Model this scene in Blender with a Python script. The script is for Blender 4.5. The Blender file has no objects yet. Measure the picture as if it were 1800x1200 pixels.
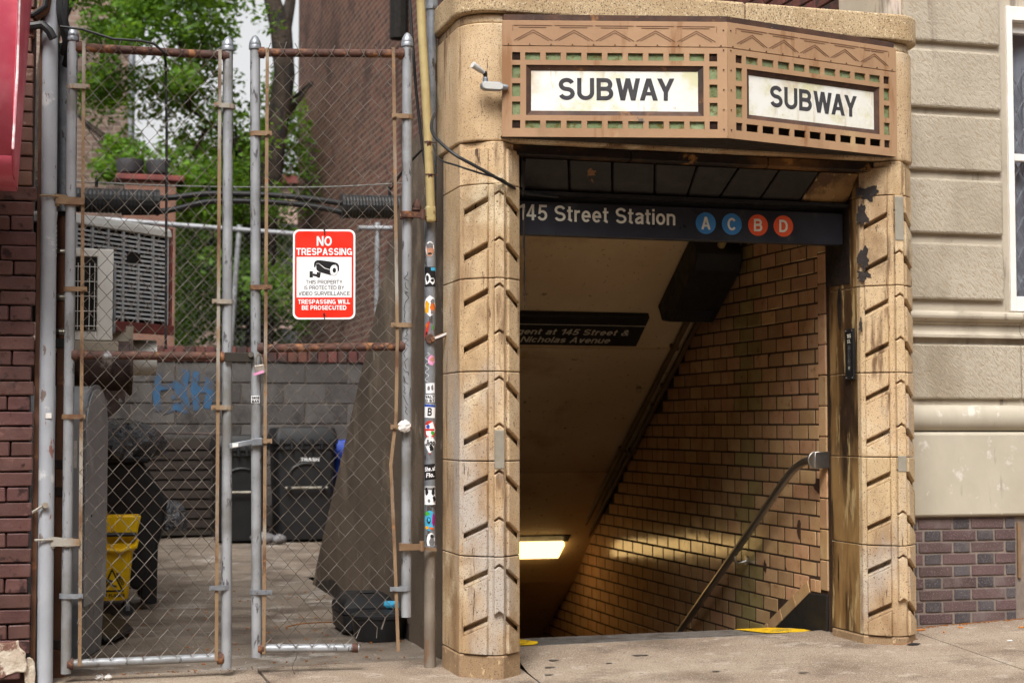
import bpy, bmesh, math, random
from mathutils import Vector, Matrix

R = math.radians
random.seed(7)
scn = bpy.context.scene
COL = scn.collection

# ------------------------------------------------------------------ camera
cd = bpy.data.cameras.new('camera')
cam = bpy.data.objects.new('camera', cd)
COL.objects.link(cam)
cd.sensor_width = 36.0
cd.lens = 57.0
cd.clip_start = 0.05
cd.clip_end = 2000
cam.location = (0, 0, 1.18)
YAW, PITCH = math.atan(815 / 2850), math.atan(150 / 2850)
cam.rotation_euler = (R(90) + PITCH, 0, -YAW)
cd.dof.use_dof = True
cd.dof.focus_distance = 7.7
cd.dof.aperture_fstop = 3.4
scn.camera = cam

# ------------------------------------------------------------------ world, sun, exposure
world = bpy.data.worlds.new('World')
scn.world = world
world.use_nodes = True
wn = world.node_tree
wn.nodes.clear()
SUN_EL, SUN_AZ = 52, 205          # overcast, brighter towards the street
sky = wn.nodes.new('ShaderNodeTexSky')
sky.sky_type = 'NISHITA'
sky.sun_disc = False
sky.sun_elevation = R(SUN_EL)
sky.sun_rotation = R(SUN_AZ)
sky.air_density = 1.0
sky.dust_density = 6.0
sky.ozone_density = 1.0
hs = wn.nodes.new('ShaderNodeHueSaturation')
hs.inputs['Saturation'].default_value = 0.06
bg = wn.nodes.new('ShaderNodeBackground')
bg.inputs['Strength'].default_value = 0.14
wo = wn.nodes.new('ShaderNodeOutputWorld')
wn.links.new(sky.outputs[0], hs.inputs['Color'])
wn.links.new(hs.outputs[0], bg.inputs['Color'])
wn.links.new(bg.outputs[0], wo.inputs['Surface'])
sl = bpy.data.lights.new('sun', 'SUN')
sl.energy = 1.5
sl.angle = R(18)
sl.color = (1.0, 0.96, 0.9)
sun = bpy.data.objects.new('sun', sl)
COL.objects.link(sun)
# direction to the sun: azimuth clockwise from +Y
sd = Vector((math.sin(R(SUN_AZ)) * math.cos(R(SUN_EL)), math.cos(R(SUN_AZ)) * math.cos(R(SUN_EL)), math.sin(R(SUN_EL))))
sun.rotation_euler = sd.to_track_quat('Z', 'Y').to_euler()
vs = scn.view_settings
vs.view_transform = 'Standard'
vs.look = 'None'
vs.gamma = 1.0
vs.use_curve_mapping = False
vs.exposure = 0.8
scn.render.engine = 'CYCLES'
cy = scn.cycles
cy.use_denoising = True
cy.max_bounces = 6
cy.diffuse_bounces = 3
cy.glossy_bounces = 3
cy.transparent_max_bounces = 8
cy.caustics_reflective = False
cy.caustics_refractive = False
cy.sample_clamp_indirect = 6


# ------------------------------------------------------------------ materials
def lin(r, g, b):
    f = lambda c: (c / 255 / 12.92) if c <= 10 else ((c / 255 + 0.055) / 1.055) ** 2.4
    return (f(r), f(g), f(b))


MATS = {}


class NT:
    """tiny node-graph helper"""
    def __init__(s, name):
        s.m = bpy.data.materials.new(name)
        s.m.use_nodes = True
        s.t = s.m.node_tree
        s.t.nodes.clear()
        s.out = s.n('ShaderNodeOutputMaterial')
        s.pos = s.n('ShaderNodeNewGeometry').outputs['Position']
        s.oi = s.n('ShaderNodeObjectInfo')

    def n(s, k):
        return s.t.nodes.new(k)

    def l(s, a, b):
        s.t.links.new(a, b)

    def vec(s, stretch=(1, 1, 1), rot=(0, 0, 0), rnd=False):
        mp = s.n('ShaderNodeMapping')
        if any(rot):            # turn first, then stretch along the turned axes
            mp.vector_type = 'TEXTURE'
            stretch = tuple(1 / q for q in stretch)
        mp.inputs['Scale'].default_value = stretch
        mp.inputs['Rotation'].default_value = rot
        src = s.pos
        if rnd:
            cb = s.n('ShaderNodeCombineXYZ')
            s.l(s.oi.outputs['Random'], cb.inputs[0])
            sc = s.n('ShaderNodeVectorMath')
            sc.operation = 'SCALE'
            sc.inputs[3].default_value = 40
            s.l(cb.outputs[0], sc.inputs[0])
            ad = s.n('ShaderNodeVectorMath')
            s.l(src, ad.inputs[0])
            s.l(sc.outputs[0], ad.inputs[1])
            src = ad.outputs[0]
        s.l(src, mp.inputs['Vector'])
        return mp.outputs[0]

    def noise(s, scale, detail=4, rough=.55, stretch=(1, 1, 1), rot=(0, 0, 0), rnd=False, dist=0):
        t = s.n('ShaderNodeTexNoise')
        t.inputs['Scale'].default_value = scale
        t.inputs['Detail'].default_value = detail
        t.inputs['Roughness'].default_value = rough
        t.inputs['Distortion'].default_value = dist
        s.l(s.vec(stretch, rot, rnd), t.inputs['Vector'])
        return t.outputs['Fac']

    def ramp(s, v, lo, hi):
        m = s.n('ShaderNodeMapRange')
        m.interpolation_type = 'SMOOTHSTEP'
        m.inputs[1].default_value = lo
        m.inputs[2].default_value = hi
        s.l(v, m.inputs[0])
        return m.outputs[0]

    def mix(s, f, a, b):
        m = s.n('ShaderNodeMix')
        m.data_type = 'RGBA'
        for sock, v in ((m.inputs[0], f), (m.inputs[6], a), (m.inputs[7], b)):
            if isinstance(v, (int, float)):
                sock.default_value = v
            elif isinstance(v, tuple):
                sock.default_value = (*v, 1) if len(v) == 3 else v
            else:
                s.l(v, sock)
        return m.outputs[2]

    def math(s, op, a, b=0.0):
        m = s.n('ShaderNodeMath')
        m.operation = op
        for sock, v in ((m.inputs[0], a), (m.inputs[1], b)):
            if isinstance(v, (int, float)):
                sock.default_value = v
            else:
                s.l(v, sock)
        return m.outputs[0]

    def bump(s, h, strength, dist=.01, prev=None):
        b = s.n('ShaderNodeBump')
        b.inputs['Strength'].default_value = strength
        b.inputs['Distance'].default_value = dist
        s.l(h, b.inputs['Height'])
        if prev is not None:
            s.l(prev, b.inputs['Normal'])
        return b.outputs[0]

    def principled(s, col, rough=.7, metal=0, normal=None, spec=.4, coat=0):
        p = s.n('ShaderNodeBsdfPrincipled')
        for k, v in (('Base Color', col), ('Roughness', rough), ('Metallic', metal), ('Specular IOR Level', spec)):
            if isinstance(v, (int, float)):
                p.inputs[k].default_value = v
            elif isinstance(v, tuple):
                p.inputs[k].default_value = (*v, 1)
            else:
                s.l(v, p.inputs[k])
        if coat:
            p.inputs['Coat Weight'].default_value = coat
            p.inputs['Coat Roughness'].default_value = .06
        if normal is not None:
            s.l(normal, p.inputs['Normal'])
        s.l(p.outputs[0], s.out.inputs['Surface'])
        return p


def pmat(name, c, c2=None, ns=2.5, rough=.75, metal=0, bump=.25, bs=45, layers=(), rand=0, spec=.35, rough_var=.12, coat=0, bd=.008, rnd=False):
    """layers: (colour, scale, lo, hi, stretch[, detail]) laid over in order"""
    t = NT(name)
    c2 = c2 or tuple(x * .75 for x in c)
    col = t.mix(t.ramp(t.noise(ns, 5, .6, rnd=rnd), .32, .68), c, c2)
    if rand:
        hsv = t.n('ShaderNodeHueSaturation')
        t.l(col, hsv.inputs['Color'])
        v = t.n('ShaderNodeMapRange')
        v.inputs[3].default_value = 1 - rand
        v.inputs[4].default_value = 1 + rand
        t.l(t.oi.outputs['Random'], v.inputs[0])
        t.l(v.outputs[0], hsv.inputs['Value'])
        h = t.n('ShaderNodeMapRange')
        h.inputs[3].default_value = .5 - rand * .05
        h.inputs[4].default_value = .5 + rand * .05
        t.l(t.math('FRACT', t.math('MULTIPLY', t.oi.outputs['Random'], 17.3)), h.inputs[0])
        t.l(h.outputs[0], hsv.inputs['Hue'])
        col = hsv.outputs[0]
    for L in layers:
        lc, sc, lo, hi = L[:4]
        lo, hi = lo - .055, hi - .055
        st = L[4] if len(L) > 4 else (1, 1, 1)
        dt = L[5] if len(L) > 5 else 5
        col = t.mix(t.ramp(t.noise(sc, dt, .62, st, rnd=rnd), lo, hi), col, lc)
    rg = rough
    if rough_var:
        m = t.n('ShaderNodeMapRange')
        m.inputs[1].default_value = .3
        m.inputs[2].default_value = .7
        m.inputs[3].default_value = max(.03, rough - rough_var)
        m.inputs[4].default_value = min(1, rough + rough_var)
        t.l(t.noise(ns * 3.1, 4), m.inputs[0])
        rg = m.outputs[0]
    nrm = t.bump(t.noise(bs, 5, .65), bump, bd) if bump else None
    t.principled(col, rg, metal, nrm, spec, coat)
    MATS[name] = t.m
    return t.m


# terracotta of the entrance
pmat('terracotta', lin(200, 174, 138), lin(184, 156, 118), 3.5, .66, bump=.4, bs=140, bd=.004, rand=.07, layers=[
    (lin(140, 110, 78), 1.7, .55, .74, (1, 1, .45)), (lin(214, 196, 164), 2.6, .57, .74), (lin(112, 84, 58), 9, .62, .74, (1, 1, .16)),
    (lin(176, 166, 156), 1.8, .59, .76, (1, 1, .5)), (lin(134, 110, 84), 170, .63, .71, (1, 1, 1), 2), (lin(84, 66, 50), 90, .70, .74, (1, 1, 1), 2), (lin(82, 62, 46), 1.2, .65, .80, (1, 1, .7)), (lin(86, 64, 46), 32, .70, .74, (1, 1, .12)), (lin(226, 208, 176), 60, .74, .77)])
pmat('terracotta_base', lin(168, 140, 106), lin(142, 116, 88), 4, .7, bump=.35, bs=110, bd=.005, layers=[
    (lin(100, 82, 66), 3, .54, .74), (lin(196, 168, 128), 26, .64, .74), (lin(96, 78, 60), 180, .64, .70, (1, 1, 1), 2)])
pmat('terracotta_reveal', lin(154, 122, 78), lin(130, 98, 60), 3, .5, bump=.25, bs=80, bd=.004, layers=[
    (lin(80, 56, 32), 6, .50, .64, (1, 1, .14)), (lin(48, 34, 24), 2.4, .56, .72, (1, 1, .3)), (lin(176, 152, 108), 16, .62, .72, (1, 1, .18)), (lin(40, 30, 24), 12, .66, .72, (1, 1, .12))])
pmat('granite_coping', lin(190, 166, 130), lin(172, 146, 110), 5, .75, bump=.6, bs=150, bd=.006, layers=[
    (lin(104, 86, 68), 130, .61, .67, (1, 1, 1), 2), (lin(214, 196, 164), 90, .66, .72, (1, 1, 1), 2), (lin(110, 90, 70), 2.0, .60, .8)])
pmat('terracotta_sooty', lin(120, 84, 44), lin(80, 54, 28), 3, .55, bump=.25, bs=80, bd=.004, layers=[
    (lin(30, 20, 14), 2.6, .42, .60), (lin(166, 120, 66), 7, .66, .74)])
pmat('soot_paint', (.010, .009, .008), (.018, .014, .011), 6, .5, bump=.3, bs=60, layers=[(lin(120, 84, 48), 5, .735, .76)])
pmat('tar_patch', (.012, .010, .010), (.03, .02, .016), 8, .5, bump=.5, bs=90)
# canopy sign
pmat('sign_paint', lin(168, 134, 102), lin(154, 120, 90), 2, .5, bump=.14, bs=60, layers=[
    (lin(136, 96, 62), 9, .62, .76, (1, 1, .16)), (lin(98, 90, 84), 3.1, .735, .755), (lin(184, 156, 116), 4.5, .66, .82), (lin(120, 92, 66), 1.6, .62, .80), (lin(206, 200, 190), 13, .79, .81)])
pmat('sign_rust', lin(84, 58, 44), lin(62, 44, 36), 9, .7, bump=.4, bs=90, layers=[(lin(142, 98, 58), 10, .64, .76), (lin(56, 44, 40), 5, .58, .72), (lin(190, 180, 170), 60, .78, .80)])
pmat('sign_line', lin(128, 94, 70), lin(112, 80, 60), 9, .6, bump=.1)
pmat('weathered_pole', lin(138, 128, 116), lin(116, 104, 92), 5, .6, metal=.2, bump=.2, bs=60, layers=[(lin(116, 84, 58), 7, .58, .70, (1, 1, .3)), (lin(170, 168, 164), 12, .64, .72, (1, 1, .3)), (lin(70, 60, 52), 16, .66, .72, (1, 1, .3))])
pmat('sign_white', lin(228, 227, 222), lin(220, 217, 204), 2.5, .28, bump=.03, bs=20, layers=[
    (lin(206, 202, 166), 5, .56, .72), (lin(186, 160, 122), 3.0, .64, .80, (1, 1, .8)), (lin(150, 126, 96), 40, .74, .78), (lin(206, 196, 176), 16, .62, .72, (1, 1, .2))], spec=.5)
pmat('sign_letter', lin(58, 56, 60), lin(66, 64, 66), 8, .4, bump=0)
pmat('green_glass', lin(130, 140, 106), lin(108, 122, 86), 12, .25, bump=.05, bs=30, rand=.10, layers=[(lin(98, 90, 50), 26, .57, .70, (1, 1, 1.6)), (lin(148, 164, 128), 9, .6, .8)])
pmat('dark_void', (.008, .007, .006), (.012, .010, .008), 8, .9, bump=0)
pmat('housing_dark', (.022, .016, .012), (.03, .024, .018), 5, .7, bump=.1)
# station sign
pmat('station_black', lin(44, 45, 52), lin(36, 37, 42), 3, .38, bump=.03, bs=20, layers=[(lin(64, 62, 62), 7, .62, .8)])
pmat('station_white', lin(226, 222, 206), lin(210, 204, 186), 20, .5, bump=0)
pmat('dim_white', lin(220, 214, 196), lin(206, 198, 178), 20, .6, bump=0)
pmat('line_blue', lin(64, 128, 186), lin(54, 116, 172), 9, .4, bump=0)
pmat('line_orange', lin(226, 92, 52), lin(214, 82, 44), 9, .4, bump=0)
pmat('black_metal', (.012, .012, .013), (.02, .018, .017), 6, .5, bump=.08, layers=[(lin(90, 70, 50), 30, .74, .76)])
# stairwell
pmat('glazed_tile', lin(206, 168, 128), lin(192, 150, 110), 6, .15, bump=.05, bs=14, rand=.2, rnd=True, spec=.5, rough_var=.06, layers=[(lin(164, 124, 86), 12, .64, .80), (lin(120, 88, 58), 60, .75, .79, (1, 1, 1), 2)])
pmat('glazed_tile_olive', lin(176, 158, 108), lin(158, 136, 90), 6, .18, bump=.06, bs=14, rand=.14, rnd=True, spec=.5, rough_var=.06, layers=[(lin(126, 102, 60), 12, .64, .8)])
pmat('grout', lin(74, 54, 38), lin(54, 40, 28), 12, .9, bump=.3, bs=70)
pmat('ceiling_plaster', lin(228, 206, 168), lin(214, 188, 146), 1.2, .4, bump=.22, bs=14, bd=.012, layers=[(lin(180, 148, 104), 1.6, .58, .80), (lin(46, 34, 24), 18, .775, .79), (lin(120, 96, 68), 5, .70, .8), (lin(150, 122, 86), 30, .68, .76)])
pmat('stair_concrete', lin(92, 84, 76), lin(70, 62, 56), 4, .8, bump=.3, bs=40)
pmat('nosing_metal', lin(136, 132, 128), lin(112, 106, 102), 30, .5, metal=.15, bump=.1, layers=[(lin(84, 76, 70), 6, .56, .7)])
pmat('yellow_paint', lin(232, 190, 30), lin(214, 168, 22), 8, .6, bump=.3, bs=50, layers=[(lin(96, 78, 46), 28, .62, .68), (lin(140, 120, 60), 6, .62, .72)])
pmat('steel_rail', (.62, .59, .55), (.52, .49, .45), 10, .36, metal=1, bump=.02, rough_var=.06, layers=[((.26, .23, .20), 4, .64, .78)])
pmat('conduit_paint', lin(120, 98, 70), lin(100, 80, 56), 5, .5, bump=.1)
# street
pmat('sidewalk_concrete', lin(152, 136, 118), lin(134, 116, 99), 1.6, .88, bump=.45, bs=130, bd=.005, layers=[
    (lin(108, 92, 78), 2.6, .55, .74), (lin(170, 156, 140), 7, .60, .76), (lin(98, 82, 66), .9, .58, .78), (lin(84, 74, 66), 140, .63, .69, (1, 1, 1), 2), (lin(192, 182, 170), 160, .67, .71, (1, 1, 1), 2), (lin(80, 70, 62), 22, .73, .79), (lin(90, 78, 66), 7, .72, .80)])
pmat('alley_concrete', lin(132, 120, 107), lin(114, 102, 90), 1.3, .8, bump=.4, bs=60, bd=.008, layers=[
    (lin(88, 76, 66), 1.9, .52, .70), (lin(160, 152, 143), 2.4, .60, .72), (lin(100, 80, 62), .9, .58, .80), (lin(186, 180, 172), 26, .72, .75), (lin(72, 63, 56), 90, .64, .70, (1, 1, 1), 2), (lin(64, 55, 50), .6, .60, .76)])
pmat('asphalt', (.05, .05, .052), (.035, .035, .037), 6, .9, bump=.5, bs=160)
pmat('gum', lin(116, 106, 96), lin(104, 94, 86), 60, .6, bump=.1)
pmat('joint_dirt', lin(52, 46, 40), lin(36, 32, 28), 40, .95, bump=.5, bs=120)
# left shop
pmat('painted_brick', lin(94, 66, 62), lin(80, 55, 52), 5, .36, bump=.4, bs=28, bd=.012, rand=.14, rnd=True, layers=[(lin(116, 86, 80), 8, .70, .78), (lin(48, 34, 33), 14, .62, .72)])
pmat('brown_brick', lin(118, 84, 72), lin(96, 66, 56), 6, .6, bump=.35, bs=40, rand=.14, rnd=True, layers=[(lin(150, 124, 110), 9, .68, .76)])
pmat('painted_mortar', lin(74, 48, 44), lin(56, 36, 34), 8, .6, bump=.4, bs=60)
pmat('awning_cloth', lin(206, 96, 112), lin(192, 80, 98), 3, .5, bump=.06, bs=10, layers=[(lin(214, 126, 136), 2, .54, .78), (lin(160, 50, 70), 5, .68, .8)])
pmat('awning_piping', lin(236, 226, 226), lin(210, 140, 150), 14, .6, bump=.1)
pmat('rubble', lin(206, 196, 180), lin(176, 160, 142), 9, .9, bump=.7, bs=26, bd=.02, layers=[(lin(120, 88, 76), 8, .60, .66)])
# metals
pmat('grey_paint_pipe', lin(166, 169, 175), lin(150, 153, 159), 3, .45, bump=.12, bs=50, layers=[(lin(128, 88, 78), 8, .70, .73, (1, 1, .4)), (lin(196, 196, 196), 5, .66, .72), (lin(116, 102, 94), 22, .70, .74, (1, 1, .4))])
pmat('galvanised', lin(156, 160, 166), lin(132, 136, 142), 12, .42, metal=.55, bump=.12, bs=70, layers=[(lin(90, 84, 80), 24, .64, .72, (1, 1, .3)), (lin(126, 84, 52), 10, .72, .78, (1, 1, .4))])
pmat('post_paint', lin(162, 164, 168), lin(138, 140, 143), 4, .42, metal=.25, bump=.1, bs=60, layers=[(lin(92, 90, 92), 30, .64, .7, (1, 1, .35)), (lin(120, 118, 114), 2, .58, .74), (lin(128, 78, 48), 7, .74, .78, (1, 1, .35))])
pmat('rust', lin(92, 62, 50), lin(70, 48, 42), 10, .75, bump=.4, bs=90, layers=[(lin(136, 92, 60), 14, .60, .70), (lin(150, 150, 152), 5, .72, .75), (lin(160, 126, 92), 9, .74, .77)])
pmat('rust_tan', lin(138, 114, 86), lin(120, 94, 70), 5, .65, bump=.25, bs=80, layers=[(lin(96, 66, 46), 6, .56, .70, (1, 1, .5)), (lin(150, 144, 134), 3, .58, .70, (1, 1, .4)), (lin(146, 106, 68), 20, .66, .74)])
pmat('fence_wire', lin(88, 76, 66), lin(128, 121, 114), 9, .42, metal=.55, bump=0)
pmat('fence_wire_grey', lin(96, 96, 92), lin(120, 120, 116), 7, .5, metal=.5, bump=0)
pmat('brown_pipe', lin(104, 70, 48), lin(82, 54, 40), 5, .55, bump=.15, layers=[(lin(140, 96, 66), 7, .66, .74)])
pmat('clamp_steel', lin(180, 174, 160), lin(140, 132, 118), 10, .35, metal=.8, bump=.1)
pmat('yellow_conduit', lin(178, 160, 112), lin(156, 136, 92), 6, .5, bump=.1, layers=[(lin(120, 90, 60), 12, .66, .74)])
pmat('grey_sheet', lin(172, 174, 178), lin(156, 158, 162), 2.5, .42, metal=.2, bump=.06, layers=[(lin(190, 192, 196), 5, .62, .74), (lin(112, 110, 108), 14, .70, .78, (1, 1, .3))])
pmat('ac_beige', lin(196, 196, 192), lin(180, 178, 172), 3, .5, bump=.08, layers=[(lin(130, 116, 102), 9, .70, .80)])
pmat('ac_grille', lin(168, 170, 172), lin(150, 152, 154), 5, .5, bump=.06)
pmat('ac_white', lin(236, 234, 228), lin(224, 220, 212), 4, .4, bump=.05, layers=[(lin(170, 160, 146), 12, .72, .82)])
pmat('steel_red', lin(120, 60, 54), lin(92, 50, 46), 8, .6, bump=.2)
pmat('rusty_duct', lin(92, 74, 68), lin(64, 50, 46), 5, .6, metal=.2, bump=.3, bs=40, layers=[(lin(40, 30, 28), 5, .52, .68, (1, 1, .4)), (lin(146, 132, 122), 6, .66, .76)])
pmat('black_plastic', (.010, .010, .011), (.016, .016, .017), 5, .45, bump=.08, bs=60)
pmat('bin_plastic', (.011, .011, .012), (.016, .016, .017), 5, .48, bump=.08, bs=60, layers=[(lin(52, 50, 48), 14, .70, .82)])
pmat('bag_plastic', (.05, .05, .055), (.07, .07, .078), 9, .10, bump=1.0, bs=11, bd=.05, spec=1.0)
pmat('blue_plastic', lin(30, 66, 160), lin(24, 54, 140), 5, .45, bump=.05)
pmat('yellow_plastic', lin(255, 208, 16), lin(248, 194, 10), 5, .32, bump=.05, layers=[(lin(190, 146, 36), 10, .68, .80)])
pmat('rubber', (.02, .02, .02), (.03, .03, .03), 9, .7, bump=.1)
# alley
pmat('old_concrete', lin(112, 97, 82), lin(98, 84, 70), 1.6, .88, bump=.5, bs=30, bd=.01, layers=[
    (lin(84, 72, 61), 1.2, .54, .74), (lin(132, 116, 98), 2.2, .60, .74, (1, 1, .8)), (lin(68, 59, 52), .7, .58, .80), (lin(152, 138, 122), 9, .71, .75, (1, 1, .6)), (lin(86, 76, 66), 120, .62, .68, (1, 1, 1), 2)])
pmat('cinder_block', lin(84, 80, 77), lin(70, 66, 64), 4, .9, bump=.6, bs=110, bd=.006, rand=.12, rnd=True, layers=[(lin(52, 48, 46), 1.2, .50, .72), (lin(110, 106, 101), 160, .64, .70, (1, 1, 1), 2), (lin(50, 46, 43), 5, .62, .76), (lin(96, 74, 62), 3, .70, .80, (1, 1, .3))])
pmat('block_mortar', lin(92, 82, 74), lin(70, 62, 57), 9, .9, bump=.4, bs=70, layers=[(lin(120, 108, 90), 4, .62, .74)])
pmat('red_brick', lin(104, 62, 54), lin(82, 50, 45), 6, .8, bump=.4, bs=60, rand=.25, rnd=True, layers=[(lin(56, 44, 41), 5, .52, .68)])
pmat('graffiti_blue', lin(42, 84, 120), lin(50, 74, 98), 5, .8, bump=.5, bs=110, layers=[(lin(70, 67, 66), 6, .53, .68), (lin(66, 64, 63), 60, .60, .68)])
pmat('black_cable', (.012, .012, .013), (.02, .02, .02), 6, .5, bump=.1)
pmat('bark', lin(74, 62, 52), lin(50, 42, 36), 9, .9, bump=.9, bs=22, bd=.03, layers=[(lin(40, 36, 34), 12, .52, .66, (1, 1, .3))])
pmat('cement_grey', lin(150, 144, 130), lin(132, 124, 110), 8, .85, bump=.4, bs=90)
pmat('opposite_brick', lin(128, 92, 76), lin(110, 78, 66), 3, .85, bump=.2)
pmat('column_mortar', lin(112, 90, 68), lin(84, 66, 50), 9, .9, bump=.3)
pmat('dark_wood', lin(52, 42, 36), lin(38, 30, 26), 8, .7, bump=.2)
pmat('far_pink', lin(176, 150, 138), lin(160, 134, 122), 2, .85, bump=.1)
pmat('planter_dark', lin(60, 58, 60), lin(46, 44, 46), 6, .6, bump=.1)
# right building
pmat('smooth_stucco', lin(186, 175, 158), lin(172, 161, 144), 2.0, .8, bump=.14, bs=60, bd=.004, layers=[(lin(146, 136, 120), 2.4, .54, .74, (1, 1, .6)), (lin(196, 180, 168), 3.5, .64, .8), (lin(120, 110, 97), 10, .64, .76, (1, 1, .14)), (lin(112, 104, 92), 60, .72, .75)])
pmat('stone_base', lin(184, 175, 158), lin(170, 161, 144), 1.8, .72, bump=.14, bs=50, bd=.004, layers=[(lin(162, 153, 137), 1.4, .52, .78, (1, 1, .5)), (lin(200, 194, 182), 9, .64, .73), (lin(140, 130, 116), 12, .68, .80, (1, 1, .16)), (lin(120, 110, 98), 40, .76, .79)])
pmat('flemish_red', lin(96, 76, 74), lin(84, 66, 66), 6, .85, bump=.6, bs=120, bd=.006, rand=.2, rnd=True, layers=[(lin(116, 98, 96), 130, .62, .68, (1, 1, 1), 2), (lin(110, 96, 94), 5, .58, .74)])
pmat('flemish_blue', lin(80, 74, 76), lin(68, 62, 64), 6, .8, bump=.6, bs=120, bd=.006, rand=.22, rnd=True, layers=[(lin(104, 98, 98), 130, .62, .68, (1, 1, 1), 2), (lin(98, 90, 88), 5, .58, .74)])
pmat('pale_mortar', lin(138, 124, 114), lin(116, 104, 96), 12, .9, bump=.4, bs=110)
pmat('window_white', lin(238, 234, 228), lin(226, 220, 212), 4, .45, bump=.04)
pmat('curtain_grey', lin(222, 222, 226), lin(206, 206, 212), 4, .8, bump=.05)
pmat('gate_white', lin(206, 208, 214), lin(196, 198, 204), 6, .5, bump=0)
# print colours
pmat('print_red', lin(226, 44, 24), lin(218, 38, 20), 3, .38, bump=0)
pmat('print_white', lin(240, 240, 240), lin(234, 234, 236), 3, .4, bump=0)
pmat('print_black', lin(28, 26, 28), lin(34, 32, 34), 5, .45, bump=0)
for nm, c in (('ink_yellow', (240, 170, 20)), ('ink_pink', (226, 150, 190)), ('ink_skin', (196, 140, 110)), ('ink_green', (70, 170, 50)), ('ink_cyan', (70, 170, 210)), ('ink_purple', (150, 40, 120)), ('ink_red', (206, 60, 50)), ('ink_grey', (120, 118, 120)), ('ink_blue', (50, 80, 170)), ('ink_orange', (214, 104, 30))):
    pmat(nm, lin(*c), None, 40, .5, bump=0)
pmat('leaf_litter', lin(150, 92, 36), lin(110, 66, 30), 30, .7, bump=.2)
pmat('cigarette_tip', lin(206, 130, 60), lin(190, 112, 44), 60, .8, bump=0)
pmat('paper_white', lin(228, 224, 220), lin(210, 204, 198), 40, .8, bump=.3, bs=60)
pmat('padlock_body', lin(168, 160, 150), lin(140, 130, 120), 30, .4, metal=.4, bump=.1)


def special_mats():
    # stucco tooled with short diagonal strokes
    t = NT('tooled_stucco')
    col = t.mix(t.ramp(t.noise(2.2, 5), .35, .7), lin(180, 169, 152), lin(168, 157, 140))
    col = t.mix(t.ramp(t.noise(2.4, 5, stretch=(1, 1, .4)), .52, .72), col, lin(150, 138, 120))
    col = t.mix(t.ramp(t.noise(9, 5, stretch=(1, 1, .12)), .62, .74), col, lin(138, 126, 110))
    st = t.noise(105, 3, .6, stretch=(.36, 1, 1.1), rot=(0, R(50), 0))
    fine = t.noise(120, 3, .6)
    h = t.math('ADD', t.ramp(st, .36, .60), t.math('MULTIPLY', fine, .25))
    col = t.mix(t.ramp(st, .44, .36), col, lin(164, 148, 126))
    t.principled(col, .85, 0, t.bump(h, .6, .004), .25)
    MATS['tooled_stucco'] = t.m
    # brick walls too far away to build brick by brick
    for nm, cs, mort, ax in (('far_brick_side', ((80, 54, 48), (118, 78, 66), (70, 54, 50)), (128, 112, 100), 'YZ'), ('far_brick_front', ((112, 92, 84), (136, 112, 100), (84, 70, 66)), (142, 130, 118), 'XZ')):
        t = NT(nm)
        sp = t.n('ShaderNodeSeparateXYZ')
        t.l(t.pos, sp.inputs[0])
        cb = t.n('ShaderNodeCombineXYZ')
        t.l(sp.outputs[1 if ax == 'YZ' else 0], cb.inputs[0])
        t.l(sp.outputs[2], cb.inputs[1])
        b = t.n('ShaderNodeTexBrick')
        b.inputs['Scale'].default_value = 1
        b.inputs['Brick Width'].default_value = .215
        b.inputs['Row Height'].default_value = .079
        b.inputs['Mortar Size'].default_value = .011
        b.inputs['Mortar Smooth'].default_value = .1
        b.inputs['Color1'].default_value = (*lin(*cs[0]), 1)
        b.inputs['Color2'].default_value = (*lin(*cs[1]), 1)
        b.inputs['Mortar'].default_value = (*lin(*mort), 1)
        t.l(cb.outputs[0], b.inputs['Vector'])
        col = t.mix(t.ramp(t.noise(1.2, 5), .5, .75), b.outputs['Color'], lin(*cs[2]))
        col = t.mix(t.ramp(t.noise(14, 3), .62, .70), col, lin(*cs[1]))
        inv = t.math('SUBTRACT', 1.0, b.outputs['Fac'])
        t.principled(col, .85, 0, t.bump(inv, .8, .012), .25)
        MATS[nm] = t.m
    # leaves: diffuse with light coming through
    for nm, c, c2 in (('leaf_dark', (86, 116, 42), (54, 84, 30)), ('leaf_bright', (142, 174, 52), (106, 146, 42))):
        t = NT(nm)
        col = t.mix(t.ramp(t.noise(9.0, 3), .38, .62), lin(*c), lin(*c2))
        col = t.mix(t.ramp(t.noise(1.3, 2), .45, .62), col, lin(*(min(255, q * 1.25) for q in c)))
        p = t.principled(col, .55, 0, None, .3)
        tr = t.n('ShaderNodeBsdfTranslucent')
        t.l(t.mix(.5, col, lin(150, 190, 40)), tr.inputs[0])
        mx = t.n('ShaderNodeMixShader')
        mx.inputs[0].default_value = .48
        t.l(p.outputs[0], mx.inputs[1])
        t.l(tr.outputs[0], mx.inputs[2])
        t.l(mx.outputs[0], t.out.inputs['Surface'])
        MATS[nm] = t.m
    # window glass: partly mirror, partly see-through
    t = NT('window_glass')
    gl = t.n('ShaderNodeBsdfGlossy')
    gl.inputs['Roughness'].default_value = .03
    gl.inputs['Color'].default_value = (.9, .92, .95, 1)
    tp = t.n('ShaderNodeBsdfTransparent')
    tp.inputs[0].default_value = (.86, .88, .9, 1)
    mx = t.n('ShaderNodeMixShader')
    mx.inputs[0].default_value = .22
    t.l(tp.outputs[0], mx.inputs[1])
    t.l(gl.outputs[0], mx.inputs[2])
    t.l(mx.outputs[0], t.out.inputs['Surface'])
    MATS['window_glass'] = t.m
    # fluorescent tube cover
    t = NT('lit_diffuser')
    e = t.n('ShaderNodeEmission')
    e.inputs[0].default_value = (1.0, .64, .24, 1)
    e.inputs[1].default_value = 2.2
    t.l(e.outputs[0], t.out.inputs['Surface'])
    MATS['lit_diffuser'] = t.m


special_mats()


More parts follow.
